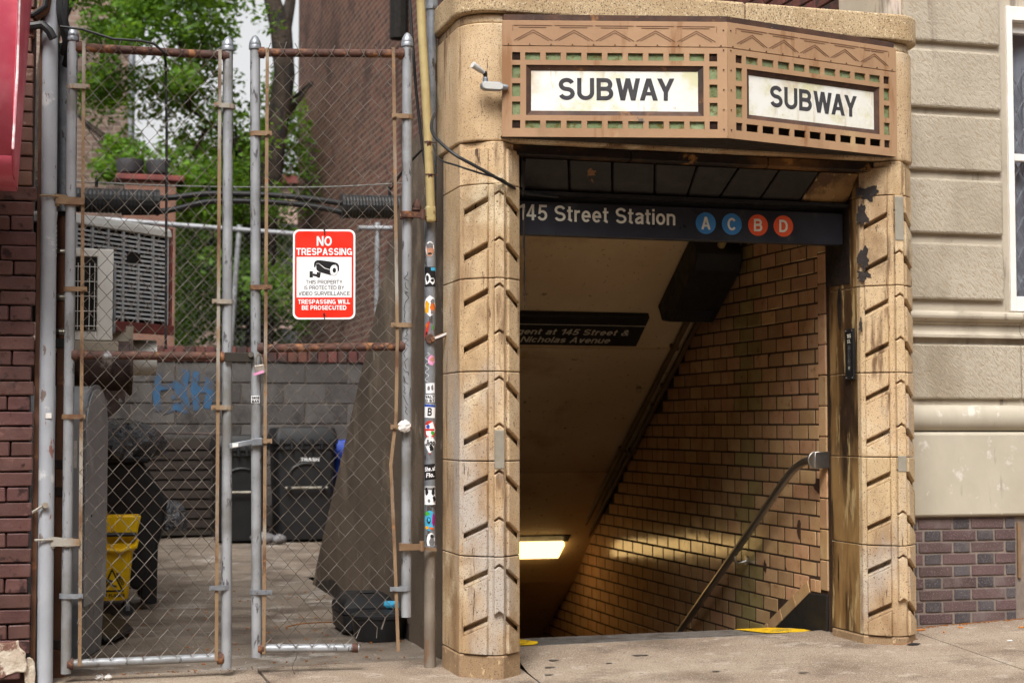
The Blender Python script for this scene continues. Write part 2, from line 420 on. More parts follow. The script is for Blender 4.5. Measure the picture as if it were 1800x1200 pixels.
# ------------------------------------------------------------------ geometry helpers
class G:
    """collects polygons in world metres, then becomes one mesh object"""
    def __init__(s):
        s.v, s.f, s.mi = [], [], []
        s.m = 0

    def add(s, vs_, fs):
        o = len(s.v)
        s.v += [tuple(p) for p in vs_]
        s.f += [[i + o for i in f] for f in fs]
        s.mi += [s.m] * len(fs)
        return s

    def box(s, x0, x1, y0, y1, z0, z1):
        return s.add([(x0, y0, z0), (x1, y0, z0), (x1, y1, z0), (x0, y1, z0), (x0, y0, z1), (x1, y0, z1), (x1, y1, z1), (x0, y1, z1)],
                     [(0, 3, 2, 1), (4, 5, 6, 7), (0, 1, 5, 4), (1, 2, 6, 5), (2, 3, 7, 6), (3, 0, 4, 7)])

    def obox(s, c, a, b, d):
        c, a, b, d = Vector(c), Vector(a), Vector(b), Vector(d)
        P = [c + i * a + j * b + k * d for k in (-1, 1) for j in (-1, 1) for i in (-1, 1)]
        return s.add(P, [(0, 2, 3, 1), (4, 5, 7, 6), (0, 1, 5, 4), (1, 3, 7, 5), (3, 2, 6, 7), (2, 0, 4, 6)])

    def prism(s, pts, vec):
        vec = Vector(vec)
        P = [Vector(p) for p in pts]
        n = len(P)
        return s.add(P + [p + vec for p in P], [tuple(range(n))[::-1], tuple(range(n, 2 * n))] + [(i, (i + 1) % n, (i + 1) % n + n, i + n) for i in range(n)])

    def plan(s, poly, z0, z1):          # plan polygon pulled up
        return s.prism([(x, y, z0) for x, y in poly], (0, 0, z1 - z0))

    def prof(s, poly, x0, x1):          # (y, z) profile pulled along x
        return s.prism([(x0, y, z) for y, z in poly], (x1 - x0, 0, 0))

    def loft(s, rings, cap=True, close=True):
        n = len(rings[0])
        o = [p for r in rings for p in r]
        fs = []
        for k in range(len(rings) - 1):
            for i in range(n if close else n - 1):
                j = (i + 1) % n
                fs.append((k * n + i, k * n + j, (k + 1) * n + j, (k + 1) * n + i))
        if cap:
            fs.append(tuple(range(n))[::-1])
            fs.append(tuple(range((len(rings) - 1) * n, len(rings) * n)))
        return s.add(o, fs)

    def tube(s, pts, r, n=8, cap=True):
        P = [Vector(p) for p in pts]
        rs = r if isinstance(r, (list, tuple)) else [r] * len(P)
        up = None
        rings = []
        for i, p in enumerate(P):
            t = (P[min(i + 1, len(P) - 1)] - P[max(i - 1, 0)]).normalized()
            if up is None:
                up = Vector((0, 0, 1)) if abs(t.z) < .9 else Vector((1, 0, 0))
            a = t.cross(up).normalized()
            up = a.cross(t).normalized()
            rings.append([p + (a * math.cos(q) + up * math.sin(q)) * rs[i] for q in (2 * math.pi * k / n for k in range(n))])
        return s.loft(rings, cap)

    def cyl(s, p0, p1, r0, r1=None, n=16):
        return s.tube([p0, p1], [r0, r0 if r1 is None else r1], n)

    def lathe(s, c, prof, n=16):        # prof: (radius, z) about a vertical axis
        return s.loft([[(c[0] + r * math.cos(2 * math.pi * k / n), c[1] + r * math.sin(2 * math.pi * k / n), c[2] + z) for k in range(n)] for r, z in prof])

    def ball(s, c, rx, ry=None, rz=None, n=10, m=7, jit=0):
        ry, rz = ry or rx, rz or rx
        rings = []
        for i in range(m + 1):
            a = math.pi * (i + .001) / (m + .002) - math.pi / 2
            rings.append([(c[0] + rx * math.cos(a) * math.cos(2 * math.pi * k / n) * (1 + random.uniform(-jit, jit)), c[1] + ry * math.cos(a) * math.sin(2 * math.pi * k / n) * (1 + random.uniform(-jit, jit)), c[2] + rz * math.sin(a) * (1 + random.uniform(-jit, jit))) for k in range(n)])
        return s.loft(rings)

    def build(s, name, mat, parent=None, bevel=0, smooth=False, seg=1, angle=35):
        me = bpy.data.meshes.new(name)
        me.from_pydata(s.v, [], s.f)
        mats = mat if isinstance(mat, (list, tuple)) else [mat]
        for m in mats:
            me.materials.append(MATS[m])
        if len(mats) > 1:
            me.polygons.foreach_set('material_index', s.mi)
        bm = bmesh.new()
        bm.from_mesh(me)
        bmesh.ops.recalc_face_normals(bm, faces=bm.faces)
        bm.to_mesh(me)
        bm.free()
        o = bpy.data.objects.new(name, me)
        COL.objects.link(o)
        attach(o, parent)
        if smooth:
            me.polygons.foreach_set('use_smooth', [True] * len(me.polygons))
            me.set_sharp_from_angle(angle=R(angle))
        if bevel:
            b = o.modifiers.new('bevel', 'BEVEL')
            b.width = bevel
            b.segments = seg
            b.limit_method = 'ANGLE'
            b.angle_limit = R(30)
        return o


def wloc(o):
    v = Vector(o.location)
    p = o.parent
    while p:
        v = v + Vector(p.location)
        p = p.parent
    return v


def attach(o, parent):
    if parent is not None:
        o.parent = parent
        o.location = Vector(o.location) - wloc(parent)


def tag(o, label, cat, group=None, kind=None):
    if label:
        o['label'] = label
    if cat:
        o['category'] = cat
    if group:
        o['group'] = group
    if kind:
        o['kind'] = kind
    return o


def thing(name, label, cat, loc=(0, 0, 0), group=None):
    o = bpy.data.objects.new(name, None)
    o.empty_display_size = .1
    COL.objects.link(o)
    o.location = loc
    return tag(o, label, cat, group)


def node(name, parent):
    o = bpy.data.objects.new(name, None)
    o.empty_display_size = .05
    COL.objects.link(o)
    attach(o, parent)
    return o


PIECE = {}


def piece_mesh(name, sx, sy, sz, mat, bev, var):
    """shared bevelled block, slightly uneven; centre at the origin"""
    k = (name, round(sx, 4), round(sy, 4), round(sz, 4), mat, var)
    if k in PIECE:
        return PIECE[k]
    rr = random.Random(hash((round(sx * 1000), round(sz * 1000), var)) & 0xffff)
    bm = bmesh.new()
    bmesh.ops.create_cube(bm, size=1)
    j = min(sx, sy, sz) * .04
    for v in bm.verts:
        v.co = Vector((v.co.x * sx, v.co.y * sy, v.co.z * sz)) + Vector((rr.uniform(-j, j), rr.uniform(-j, j) * .6, rr.uniform(-j, j)))
    if bev:
        bmesh.ops.bevel(bm, geom=bm.edges[:], offset=bev, segments=1, affect='EDGES', profile=.6)
    me = bpy.data.meshes.new(name)
    bm.to_mesh(me)
    bm.free()
    me.materials.append(MATS[mat])
    PIECE[k] = me
    return me


def piece(name, c, sx, sy, sz, mat, parent, bev=.004, var=None, rot=None):
    if var is None:
        var = random.randrange(3)
    o = bpy.data.objects.new(name, piece_mesh(name, sx, sy, sz, mat, bev, var))
    o.location = c
    if rot:
        o.rotation_euler = rot
    COL.objects.link(o)
    attach(o, parent)
    return o


# ------------------------------------------------------------------ plain grotesque lettering drawn stroke by stroke
def thick(path, t):
    n = len(path)
    closed = (Vector(path[0]) - Vector(path[-1])).length < 1e-6
    Lf, Rt = [], []
    for i in range(n):
        p = Vector(path[i])
        a = Vector(path[i - 1]) if i > 0 else (Vector(path[-2]) if closed else None)
        b = Vector(path[i + 1]) if i < n - 1 else (Vector(path[1]) if closed else None)
        d1 = (p - a).normalized() if a is not None else None
        d2 = (b - p).normalized() if b is not None else None
        d1 = d1 if d1 is not None else d2
        d2 = d2 if d2 is not None else d1
        m = (d1 + d2).normalized()
        nn = Vector((-m.y, m.x))
        k = max(.5, m.dot(d1))
        Lf.append(p + nn * t / 2 / k)
        Rt.append(p - nn * t / 2 / k)
    return (Lf, Rt)


def ell(cx, cy_, rx, ry, a0, a1, n=12):
    return [(cx + rx * math.cos(R(a0 + (a1 - a0) * i / n)), cy_ + ry * math.sin(R(a0 + (a1 - a0) * i / n))) for i in range(n + 1)]


def rec(x0, x1, y0, y1):
    return ([Vector((x0, y1)), Vector((x1, y1))], [Vector((x0, y0)), Vector((x1, y0))])


def dia(xa, ya, xb, yb, th):
    """slanted bar with level ends; xa, xb are left edges"""
    return ([Vector((xa, ya)), Vector((xb, yb))], [Vector((xa + th, ya)), Vector((xb + th, yb))])


def glyph(c, t):
    h = t / 2
    th = t * 1.12
    X = .74                                            # height of small letters
    if c == ' ':
        return .26, []
    if c == 'A':
        w = .78
        return w, [dia(0, 0, w / 2 - th / 2, 1, th), dia(w - th, 0, w / 2 - th / 2, 1, th), rec(.2, w - .2, .23, .23 + t * .85)]
    if c == 'B':
        w, m = .72, .52
        return w, [rec(0, t, 0, 1), thick([(0, 1 - h), (.36, 1 - h)] + ell(.40, (1 - h + m) / 2, w - .04 - h - .40, (1 - h - m) / 2, 90, -90) + [(.36, m), (0, m)], t), thick([(.36, m)] + ell(.40, (m + h) / 2, w - h - .40, (m - h) / 2, 90, -90) + [(.36, h), (0, h)], t)]
    if c in 'CG':
        w = .76
        pts = ell(w / 2, .5, w / 2 - h, .5 - h, 38, 322 if c == 'C' else 345, 26)
        o = [thick(pts, t)]
        if c == 'G':
            o += [rec(w * .52, w, .38, .38 + t * .9), rec(w - t, w, 0, .44)]
        return w, o
    if c == 'D':
        w = .74
        return w, [rec(0, t, 0, 1), thick([(0, 1 - h), (.30, 1 - h)] + ell(.34, .5, w - h - .34, .5 - h, 90, -90, 18) + [(.30, h), (0, h)], t)]
    if c in 'EF':
        w = .62
        o = [rec(0, t, 0, 1), rec(t, w, 1 - t, 1), rec(t, w - .04, .5 - h + .02, .5 + h + .02)]
        return w, o + ([rec(t, w, 0, t)] if c == 'E' else [])
    if c == 'H':
        w = .72
        return w, [rec(0, t, 0, 1), rec(w - t, w, 0, 1), rec(t, w - t, .5 - h + .02, .5 + h + .02)]
    if c == 'I':
        return t, [rec(0, t, 0, 1)]
    if c == 'J':
        w = .55
        return w, [rec(w - t, w, .3, 1), thick(ell(w / 2, .3, w / 2 - h, .3 - h, 0, -180), t)]
    if c == 'L':
        w = .58
        return w, [rec(0, t, 0, 1), rec(t, w, 0, t)]
    if c == 'M':
        w = .88
        return w, [rec(0, t, 0, 1), rec(w - t, w, 0, 1), dia(0, 1, w / 2 - th / 2, 0, th), dia(w - th, 1, w / 2 - th / 2, 0, th)]
    if c == 'N':
        w = .73
        return w, [rec(0, t, 0, 1), rec(w - t, w, 0, 1), dia(0, 1, w - th, 0, th)]
    if c == 'O':
        w = .80
        return w, [thick(ell(w / 2, .5, w / 2 - h, .5 - h, 0, 360, 30), t)]
    if c in 'PR':
        w, m = .68, .44
        o = [rec(0, t, 0, 1), thick([(0, 1 - h), (.34, 1 - h)] + ell(.38, (1 - h + m) / 2, w - h - .38, (1 - h - m) / 2, 90, -90) + [(.34, m), (0, m)], t)]
        return w, o + ([dia(.34, m, w - th + .04, 0, th)] if c == 'R' else [])
    if c in 'Ss':
        H = 1 if c == 'S' else X
        w = .70 if c == 'S' else .54
        ry = (H - t) / 4
        rx = w / 2 - h
        return w, [thick(ell(w / 2, H - h - ry, rx * .96, ry, 18, 270, 14) + ell(w / 2, h + ry, rx, ry, 90, -162, 14)[1:], t)]
    if c == 'T':
        w = .66
        return w, [rec(0, w, 1 - t, 1), rec(w / 2 - h, w / 2 + h, 0, 1 - t)]
    if c == 'U':
        w = .73
        return w, [thick([(h, 1), (h, .36)] + ell(w / 2, .34, w / 2 - h, .34 - h, 180, 360, 16) + [(w - h, .36), (w - h, 1)], t)]
    if c == 'V':
        w = .74
        return w, [dia(0, 1, w / 2 - th / 2, 0, th), dia(w - th, 1, w / 2 - th / 2, 0, th)]
    if c == 'W':
        w = 1.06
        a = w * .29 - th / 2
        return w, [dia(0, 1, a, 0, th * .95), dia(w / 2 - th / 2, 1, a, 0, th * .95), dia(w / 2 - th / 2, 1, w - a - th, 0, th * .95), dia(w - th, 1, w - a - th, 0, th * .95)]
    if c == 'Y':
        w = .74
        return w, [dia(0, 1, w / 2 - th / 2, .40, th), dia(w - th, 1, w / 2 - th / 2, .40, th), rec(w / 2 - h, w / 2 + h, 0, .42)]
    if c == '1':
        w = .40
        return w, [rec(w - t, w, 0, 1), ([Vector((0, .82)), Vector((w - t, .98))], [Vector((0, .82 - t * .8)), Vector((w - t, .98 - t * 1.3))])]
    if c == '4':
        w = .60
        return w, [rec(w - .12 - t, w - .12, 0, 1), rec(0, w, .22, .22 + t * .9), ([Vector((0, .30)), Vector((w - .12 - t, 1))], [Vector((th * .9, .30)), Vector((w - .12 - t, 1 - t * 1.5))])]
    if c == '5':
        w = .60
        return w, [rec(.09, w - .03, 1 - t, 1), ([Vector((.09, 1 - t)), Vector((.09 + t * .9, 1 - t))], [Vector((.04, .42)), Vector((.04 + t * .9, .42))]), thick(ell(w / 2 - .01, .33, w / 2 - h + .01, .33 - h, 140, -160, 20), t)]
    if c == 'a':
        w = .56
        return w, [thick([(w - h - .02, 0), (w - h - .02, X - .20)] + ell(w / 2 - .01, X - .20, w / 2 - h - .01, .20 - h, 0, 165, 12), t), thick([(w - h - .02, X * .58), (w * .42, X * .54)] + ell(w * .34, X * .28, w * .34 - h, X * .28 - h + .0, 90, 270, 10) + [(w * .42, h), (w - h - .03, .16)], t)]
    if c in 'bdgpq':
        w = .60
        y0, y1 = {'d': (0, 1), 'b': (0, 1), 'g': (-.05, X), 'p': (-.27, X), 'q': (-.27, X)}[c]
        o = [thick(ell(w / 2, X / 2, w / 2 - h, X / 2 - h, 0, 360, 22), t)]
        o.append(rec(0, t, y0, y1) if c in 'bp' else rec(w - t, w, y0, y1))
        if c == 'g':
            o.append(thick(ell(w / 2, -.06, w / 2 - h, .20 - h, 0, -160, 12), t))
        return w, o
    if c == 'c':
        w = .55
        return w, [thick(ell(w / 2, X / 2, w / 2 - h, X / 2 - h, 38, 322, 20), t)]
    if c == 'e':
        w = .58
        return w, [thick([(h, X / 2)] + [(w - h, X / 2)] + ell(w / 2, X / 2, w / 2 - h, X / 2 - h, 8, 318, 22), t * .98)]
    if c == 'h':
        w = .56
        return w, [rec(0, t, 0, 1), thick(ell(w / 2, X - .24, w / 2 - h, .24 - h, 170, 0, 12) + [(w - h, 0)], t)]
    if c == 'i':
        return t, [rec(0, t, 0, X), rec(0, t, 1 - t, 1)]
    if c == 'l':
        return t, [rec(0, t, 0, 1)]
    if c == 'n':
        w = .56
        return w, [rec(0, t, 0, X), thick(ell(w / 2, X - .24, w / 2 - h, .24 - h, 170, 0, 12) + [(w - h, 0)], t)]
    if c == 'o':
        w = .60
        return w, [thick(ell(w / 2, X / 2, w / 2 - h, X / 2 - h, 0, 360, 24), t)]
    if c == 'r':
        w = .36
        return w, [rec(0, t, 0, X), thick(ell(w, X - .24, w - h, .24 - h, 175, 92, 8), t)]
    if c == 't':
        w = .36
        a = .08
        return w, [thick([(a + h, .95), (a + h, .16)] + ell(a + h + .14, .16, .14, .16 - h, 180, 275, 6), t), rec(0, w - .01, X - t * .85, X)]
    if c == 'u':
        w = .56
        return w, [rec(w - t, w, 0, X), thick([(h, X), (h, .24)] + ell(w / 2, .24, w / 2 - h, .24 - h, 180, 350, 12), t)]
    if c == 'v':
        w = .56
        return w, [dia(0, X, w / 2 - th / 2, 0, th), dia(w - th, X, w / 2 - th / 2, 0, th)]
    if c == '&':
        w = .74
        return w, [thick([(w - .02, .0 + h * .4), (.24, .66)] + ell(.36, .80, .15, .2 - h, 200, -20, 10) + [(.46, .62), (.18, .44)] + ell(.26, .27, .26 - h, .27 - h, 130, 300, 10) + [(.52, .14), (w - .06, .46)], t * .9)]
    if c == '.':
        return t, [rec(0, t, 0, t)]
    return .4, [rec(0, .3, 0, t)]


def text(s, mat, parent, o, ux, uz, h, w=None, align='C', bold=.16, thick_=.0008, shear=0, name='lettering', mapf=None, gap=None):
    """flat lettering: o = baseline point (left / centre / right by align), h = capital height, w = total width, bold = stroke"""
    t = bold
    gap = (.10 if t < .2 else .075) if gap is None else gap
    x = 0
    items = []
    for i, c in enumerate(s):
        gw, st_ = glyph(c, t)
        items += [(x, a, b, i) for a, b in st_]
        k = gap
        if s[i:i + 2] in ('WA', 'AY', 'VA', 'AV', 'AT'):
            k = gap - .13
        x += gw + k
    W0 = x - gap
    kx = (w / W0) if w else h
    off = {'L': 0, 'C': -W0 * kx / 2, 'R': -W0 * kx}[align]
    ux, uz = Vector(ux).normalized(), Vector(uz).normalized()
    nn = ux.cross(uz)
    o = Vector(o)
    g = G()
    split = h >= .03 and not mapf            # big letters are pieces of their own
    last = -1
    for j, (x0, Lf, Rt, li) in enumerate(items):
        if split and li != last and last >= 0:
            g.build('letter', mat, parent)
            g = G()
        last = li
        d1 = thick_ + (j % 9) * .00006

        def P(v, d):
            a, b = (v.x + x0) * kx + off, v.y * h
            a += shear * b
            return mapf(a, b, d) if mapf else o + ux * a + uz * b + nn * d
        n = len(Lf)
        vs_ = [P(v, d1) for v in Lf] + [P(v, d1) for v in Rt] + [P(v, 0) for v in Lf] + [P(v, 0) for v in Rt]
        fs = []
        for i in range(n - 1):
            fs += [(i, n + i, n + i + 1, i + 1), (2 * n + i, i, i + 1, 2 * n + i + 1), (n + i, 3 * n + i, 3 * n + i + 1, n + i + 1)]
        fs += [(0, 2 * n, 3 * n, n), (n - 1, 2 * n - 1, 4 * n - 1, 3 * n - 1)]
        g.add(vs_, fs)
    return g.build('letter' if split else name, mat, parent)


def clip_poly(poly, axis, lim, keep_above):
    out = []
    n = len(poly)
    for i in range(n):
        a, b = poly[i], poly[(i + 1) % n]
        ia = a[axis] >= lim if keep_above else a[axis] <= lim
        ib = b[axis] >= lim if keep_above else b[axis] <= lim
        if ia:
            out.append(a)
        if ia != ib:
            t = (lim - a[axis]) / (b[axis] - a[axis])
            out.append((a[0] + (b[0] - a[0]) * t, a[1] + (b[1] - a[1]) * t))
    return out


def blob(rx, rz, n=14, jit=.25, seed=0):
    rr = random.Random(seed)
    return [(rx * math.cos(2 * math.pi * k / n) * (1 + rr.uniform(-jit, jit)), rz * math.sin(2 * math.pi * k / n) * (1 + rr.uniform(-jit, jit))) for k in range(n)]


def arc(cx, cy, r, a0, a1, n):
    return [(cx + r * math.cos(R(a0 + (a1 - a0) * i / n)), cy + r * math.sin(R(a0 + (a1 - a0) * i / n))) for i in range(n + 1)]


# ================================================================== ground
def zg(x):
    return .045 * max(0.0, x - 2.03)


def build_ground():
    g = G()
    xs, ys = [-300, 1.9, 4.32, 300], [-300, 8.31, 13.65, 300]
    for i in range(3):
        for j in range(3):
            if i == 1 and j == 1:
                continue
            z = -.16
            g.add([(xs[i], ys[j], z), (xs[i + 1], ys[j], z), (xs[i + 1], ys[j + 1], z), (xs[i], ys[j + 1], z)], [(0, 1, 2, 3)])
    tag(g.build('ground', 'asphalt'), None, None, kind='structure')
    g = G()
    g.add([(-60, -14, -.135), (60, -14, -.135), (60, 3.3, -.135), (-60, 3.3, -.135)], [(0, 1, 2, 3)])
    tag(g.build('road', 'asphalt'), None, None, kind='structure')
    # alley floor: gently uneven sheet
    g = G()
    nx, ny = 34, 60
    x0, x1, y0, y1 = -.3, 4.6, 8.06, 18.6
    rr = random.Random(3)
    P = []
    for j in range(ny + 1):
        for i in range(nx + 1):
            x, y = x0 + (x1 - x0) * i / nx, y0 + (y1 - y0) * j / ny
            P.append((x, y, -.012 + .010 * math.sin(x * 2.1 + y * .7) * math.sin(y * 1.3) + rr.uniform(-.002, .002)))
    F = []
    for j in range(ny):
        for i in range(nx):
            x, y = x0 + (x1 - x0) * (i + .5) / nx, y0 + (y1 - y0) * (j + .5) / ny
            if x > 2.05 and y < 13.0:
                continue
            a = j * (nx + 1) + i
            F.append((a, a + 1, a + nx + 2, a + nx + 1))
    g.add(P, F)
    tag(g.build('alley_floor', 'alley_concrete', smooth=True), None, None, kind='structure')
    # sidewalk: a dirt bed, a kerb and slabs with real joints
    g = G()
    xs = [-60, 2.03, 4.3, 60]
    for i in range(3):
        a, b = xs[i], xs[i + 1]
        g.add([(a, 3.3, zg(a) - .03), (b, 3.3, zg(b) - .03), (b, 8.03, zg(b) - .03), (a, 8.03, zg(a) - .03)], [(0, 1, 2, 3)])
    sw = tag(g.build('sidewalk', 'joint_dirt'), None, None, kind='structure')
    g = G()
    for i in range(3):
        a, b = xs[i], xs[i + 1]
        g.add([(a, 3.12, -.15), (b, 3.12, -.15), (b, 3.32, -.15), (a, 3.32, -.15), (a, 3.13, zg(a) - .002), (b, 3.13, zg(b) - .002), (b, 3.32, zg(b) - .002), (a, 3.32, zg(a) - .002)],
              [(0, 1, 5, 4), (4, 5, 6, 7), (2, 3, 7, 6)])
    g.build('kerb', 'sidewalk_concrete', sw)
    lines = [-14, -11.8, -9.6, -7.4, -5.2, -3.0, -.85, 1.0, 2.1, 4.18, 6.3, 8.4, 10.6, 12.8, 15, 17.2]
    rows = [(3.33, 5.9), (5.912, 8.05)]
    for r_, (ya, yb) in enumerate(rows):
        for i in range(len(lines) - 1):
            a, b = lines[i] + .005, lines[i + 1] - .005
            if a > 2 and r_ == 1:
                yb2 = 7.9
            else:
                yb2 = yb
            sk = .145 if abs(lines[i] - 4.18) < .01 else (.09 if abs(lines[i] - 2.1) < .01 else 0)
            sk2 = .145 if abs(lines[i + 1] - 4.18) < .01 else (.09 if abs(lines[i + 1] - 2.1) < .01 else 0)
            if 2 < lines[i] < 2.2 and r_ == 1:
                continue                     # the ramped slab in the entrance is built below
            q = [(a + sk * (ya - 6.2), ya), (b + sk2 * (ya - 6.2), ya), (b + sk2 * (yb2 - 6.2), yb2), (a + sk * (yb2 - 6.2), yb2)]
            dz = random.uniform(-.003, .003)
            g = G()
            g.add([(x, y, zg(x) - .08) for x, y in q] + [(x, y, zg(x) + dz) for x, y in q], [(4, 5, 6, 7), (0, 1, 5, 4), (1, 2, 6, 5), (2, 3, 7, 6), (3, 0, 4, 7)])
            g.build('paving_slab', 'sidewalk_concrete', sw)
    # slab that rises into the entrance
    g = G()
    n, m = 12, 20
    P = []
    for j in range(m + 1):
        y = 5.912 + (8.0 - 5.912) * j / m
        for i in range(n + 1):
            xa, xb = 2.105 + .09 * (y - 6.2), 4.175 + .145 * (y - 6.2)
            x = xa + (xb - xa) * i / n
            t = max(0, (y - 7.42) / .58)
            P.append((x, y, zg(x) + t * t * (3 - 2 * t) * max(0, (.062 + .010 * (x - 2.2)) - zg(x))))
    g.add(P, [(j * (n + 1) + i, j * (n + 1) + i + 1, (j + 1) * (n + 1) + i + 1, (j + 1) * (n + 1) + i) for j in range(m) for i in range(n)])
    g.build('paving_slab', 'sidewalk_concrete', sw, smooth=True)
    # gum trodden into the concrete
    for k, (x, y) in enumerate([(2.405, 7.667), (2.349, 7.545), (2.29, 7.374), (2.833, 7.64), (2.641, 7.523), (2.868, 7.63), (3.003, 7.057), (3.335, 6.823), (4.9, 7.25)]):
        if 2.1 < x < 4.3 :
            t = max(0, (y - 7.42) / .58)
            z = zg(x) + t * t * (3 - 2 * t) * max(0, (.062 + .010 * (x - 2.2)) - zg(x))
        else:
            z = zg(x)
        g = G()
        bl = blob(.026, .018, 12, .2, k)
        s = random.uniform(.7, 1.2)
        g.add([(x, y, z + .0055)] + [(x + a * s, y + b * s, z + .0045) for a, b in bl], [(0, i + 1, (i + 1) % 12 + 1) for i in range(12)])
        g.build('gum_spot', 'gum', sw)


build_ground()


# ================================================================== subway entrance
ent = thing('subway_entrance', 'buff terracotta subway entrance with chevron columns and tiled stairwell', 'subway entrance', (3.08, 7.8, 0))

CH0, CHP = .735, .2187


def column(xc, joints, mirror_side, WL, WR):
    """xc ridge; joints from the base up; every course is a block of its own"""
    col = node('column', ent)
    yb = 7.80
    yl, yr = 7.334 + WL - .026, 7.334 + WR - .026
    inner = 1 if mirror_side == 'L' else -1
    SH_ = Vector((0, .034, 0))               # depth of the slots behind the face
    for bi in range(len(joints) - 1):
        z0, z1 = joints[bi] + .002, joints[bi + 1] - .002
        g = G()
        plain = bi == 0
        top = bi == len(joints) - 2
        o = .002 if plain else 0
        back = 0 if (plain or top) else SH_.y
        poly = [(xc - WL - o, yb), (xc - WL - o, yl - o + back), (xc - .026, 7.334 - o * 1.4 + back), (xc + .026, 7.334 - o * 1.4 + back), (xc + WR + o, yr - o + back), (xc + WR + o, yb)]
        s0 = len(g.mi)
        g.plan(poly, z0, z1)
        if not plain:
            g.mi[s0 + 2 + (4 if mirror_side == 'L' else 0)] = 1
            if not top:
                g.plan([(xc - .026, 7.334), (xc + .026, 7.334), (xc + .026, 7.334 + back), (xc - .026, 7.334 + back)], z0, z1)
            # carved panels on the two splayed faces, parted by deep slanting slots
            for side in (-1, 1):
                A = Vector((xc + side * .026, 7.334, 0))
                Bv = Vector((xc + side * (WR if side > 0 else WL), yr if side > 0 else yl, 0))
                u = (Bv - A).normalized()
                L = (Bv - A).length
                nrm = Vector((side, -1, 0)).normalized()
                s1, s2 = .024, L - .026
                F3 = lambda s_, z_: A + u * s_ + Vector((0, 0, z_))
                if top:
                    pl = [(s1, z0), (s1, z1 - .03), (s2, z1 - .03), (s2, z0)]
                    g.loft([[F3(*p) - nrm * .004 for p in pl], [F3(*p) + nrm * .012 for p in pl]])
                    continue
                for a, b in ((0, s1), (s2, L)):
                    g.prism([F3(a, z0), F3(b, z0), F3(b, z1), F3(a, z1)], SH_)
                dr = .058
                for k in range(-3, 9):
                    jit = random.uniform(-.003, .003)
                    zb = CH0 + k * CHP + jit
                    zt = zb + CHP - .040 if k < 8 else 9
                    zn = CH0 + (k + 1) * CHP - .023
                    pl = [(s1, zb), (s1, zt), (s2, zt - dr), (s2, zb - dr)]
                    pl = clip_poly(clip_poly(pl, 1, z0, True), 1, z1, False)
                    if len(pl) >= 3 and max(p[1] for p in pl) - min(p[1] for p in pl) > .012:
                        cs = sum(p[0] for p in pl) / len(pl)
                        cz = sum(p[1] for p in pl) / len(pl)
                        g.loft([[F3(*p) + SH_ for p in pl], [F3(*p) for p in pl], [F3(s + (cs - s) * .04, z + (cz - z) * .02) + nrm * .015 for s, z in pl]])
                    if k < 8:
                        pl = [(s1, zt), (s1, zn), (s2, zn - dr), (s2, zt - dr)]
                        pl = clip_poly(clip_poly(pl, 1, z0, True), 1, z1, False)
                        if len(pl) >= 3 and max(p[1] for p in pl) - min(p[1] for p in pl) > .004:
                            g.prism([F3(s, z) for s, z in pl], SH_)
            # rib on the ridge, in pieces with pointed feet
            for k in range(-2, 12):
                zb = CH0 + k * CHP + .012
                zt = zb + CHP - .012
                if k > 8:
                    continue
                if k == 8:
                    zt = 9
                if top:
                    continue
                hw = .023
                out = [(-hw, zb), (0, zb + .016), (hw, zb), (hw, zt), (0, zt + .016), (-hw, zt)]
                out = clip_poly(clip_poly(out, 1, z0, True), 1, z1, False)
                if len(out) < 3 or max(p[1] for p in out) - min(p[1] for p in out) < .012:
                    continue
                g.prism([(xc + s, 7.336, z) for s, z in out], (0, -.026, 0))
        g.build('terracotta_block', ['terracotta_base' if plain else 'terracotta', 'terracotta_reveal'], col, bevel=.004 if not plain else .008, seg=2)
    # mortar core just inside the blocks
    g = G()
    i = .012
    g.plan([(xc - WL + i, yb - i), (xc - WL + i, yl + .05), (xc, 7.334 + .05), (xc + WR - i, yr + .05), (xc + WR - i, yb - i)], joints[0] + .02, joints[-1] - .01)
    g.build('mortar_core', 'column_mortar', col)
    return col


colL = column(2.03, [-.03, .118, .575, 1.02, 1.44, 1.879, 2.326, 2.53], 'L', .155, .138)
colR = column(4.13, [.06, .131, .584, 1.028, 1.454, 1.895, 2.355, 2.53], 'R', .148, .140)


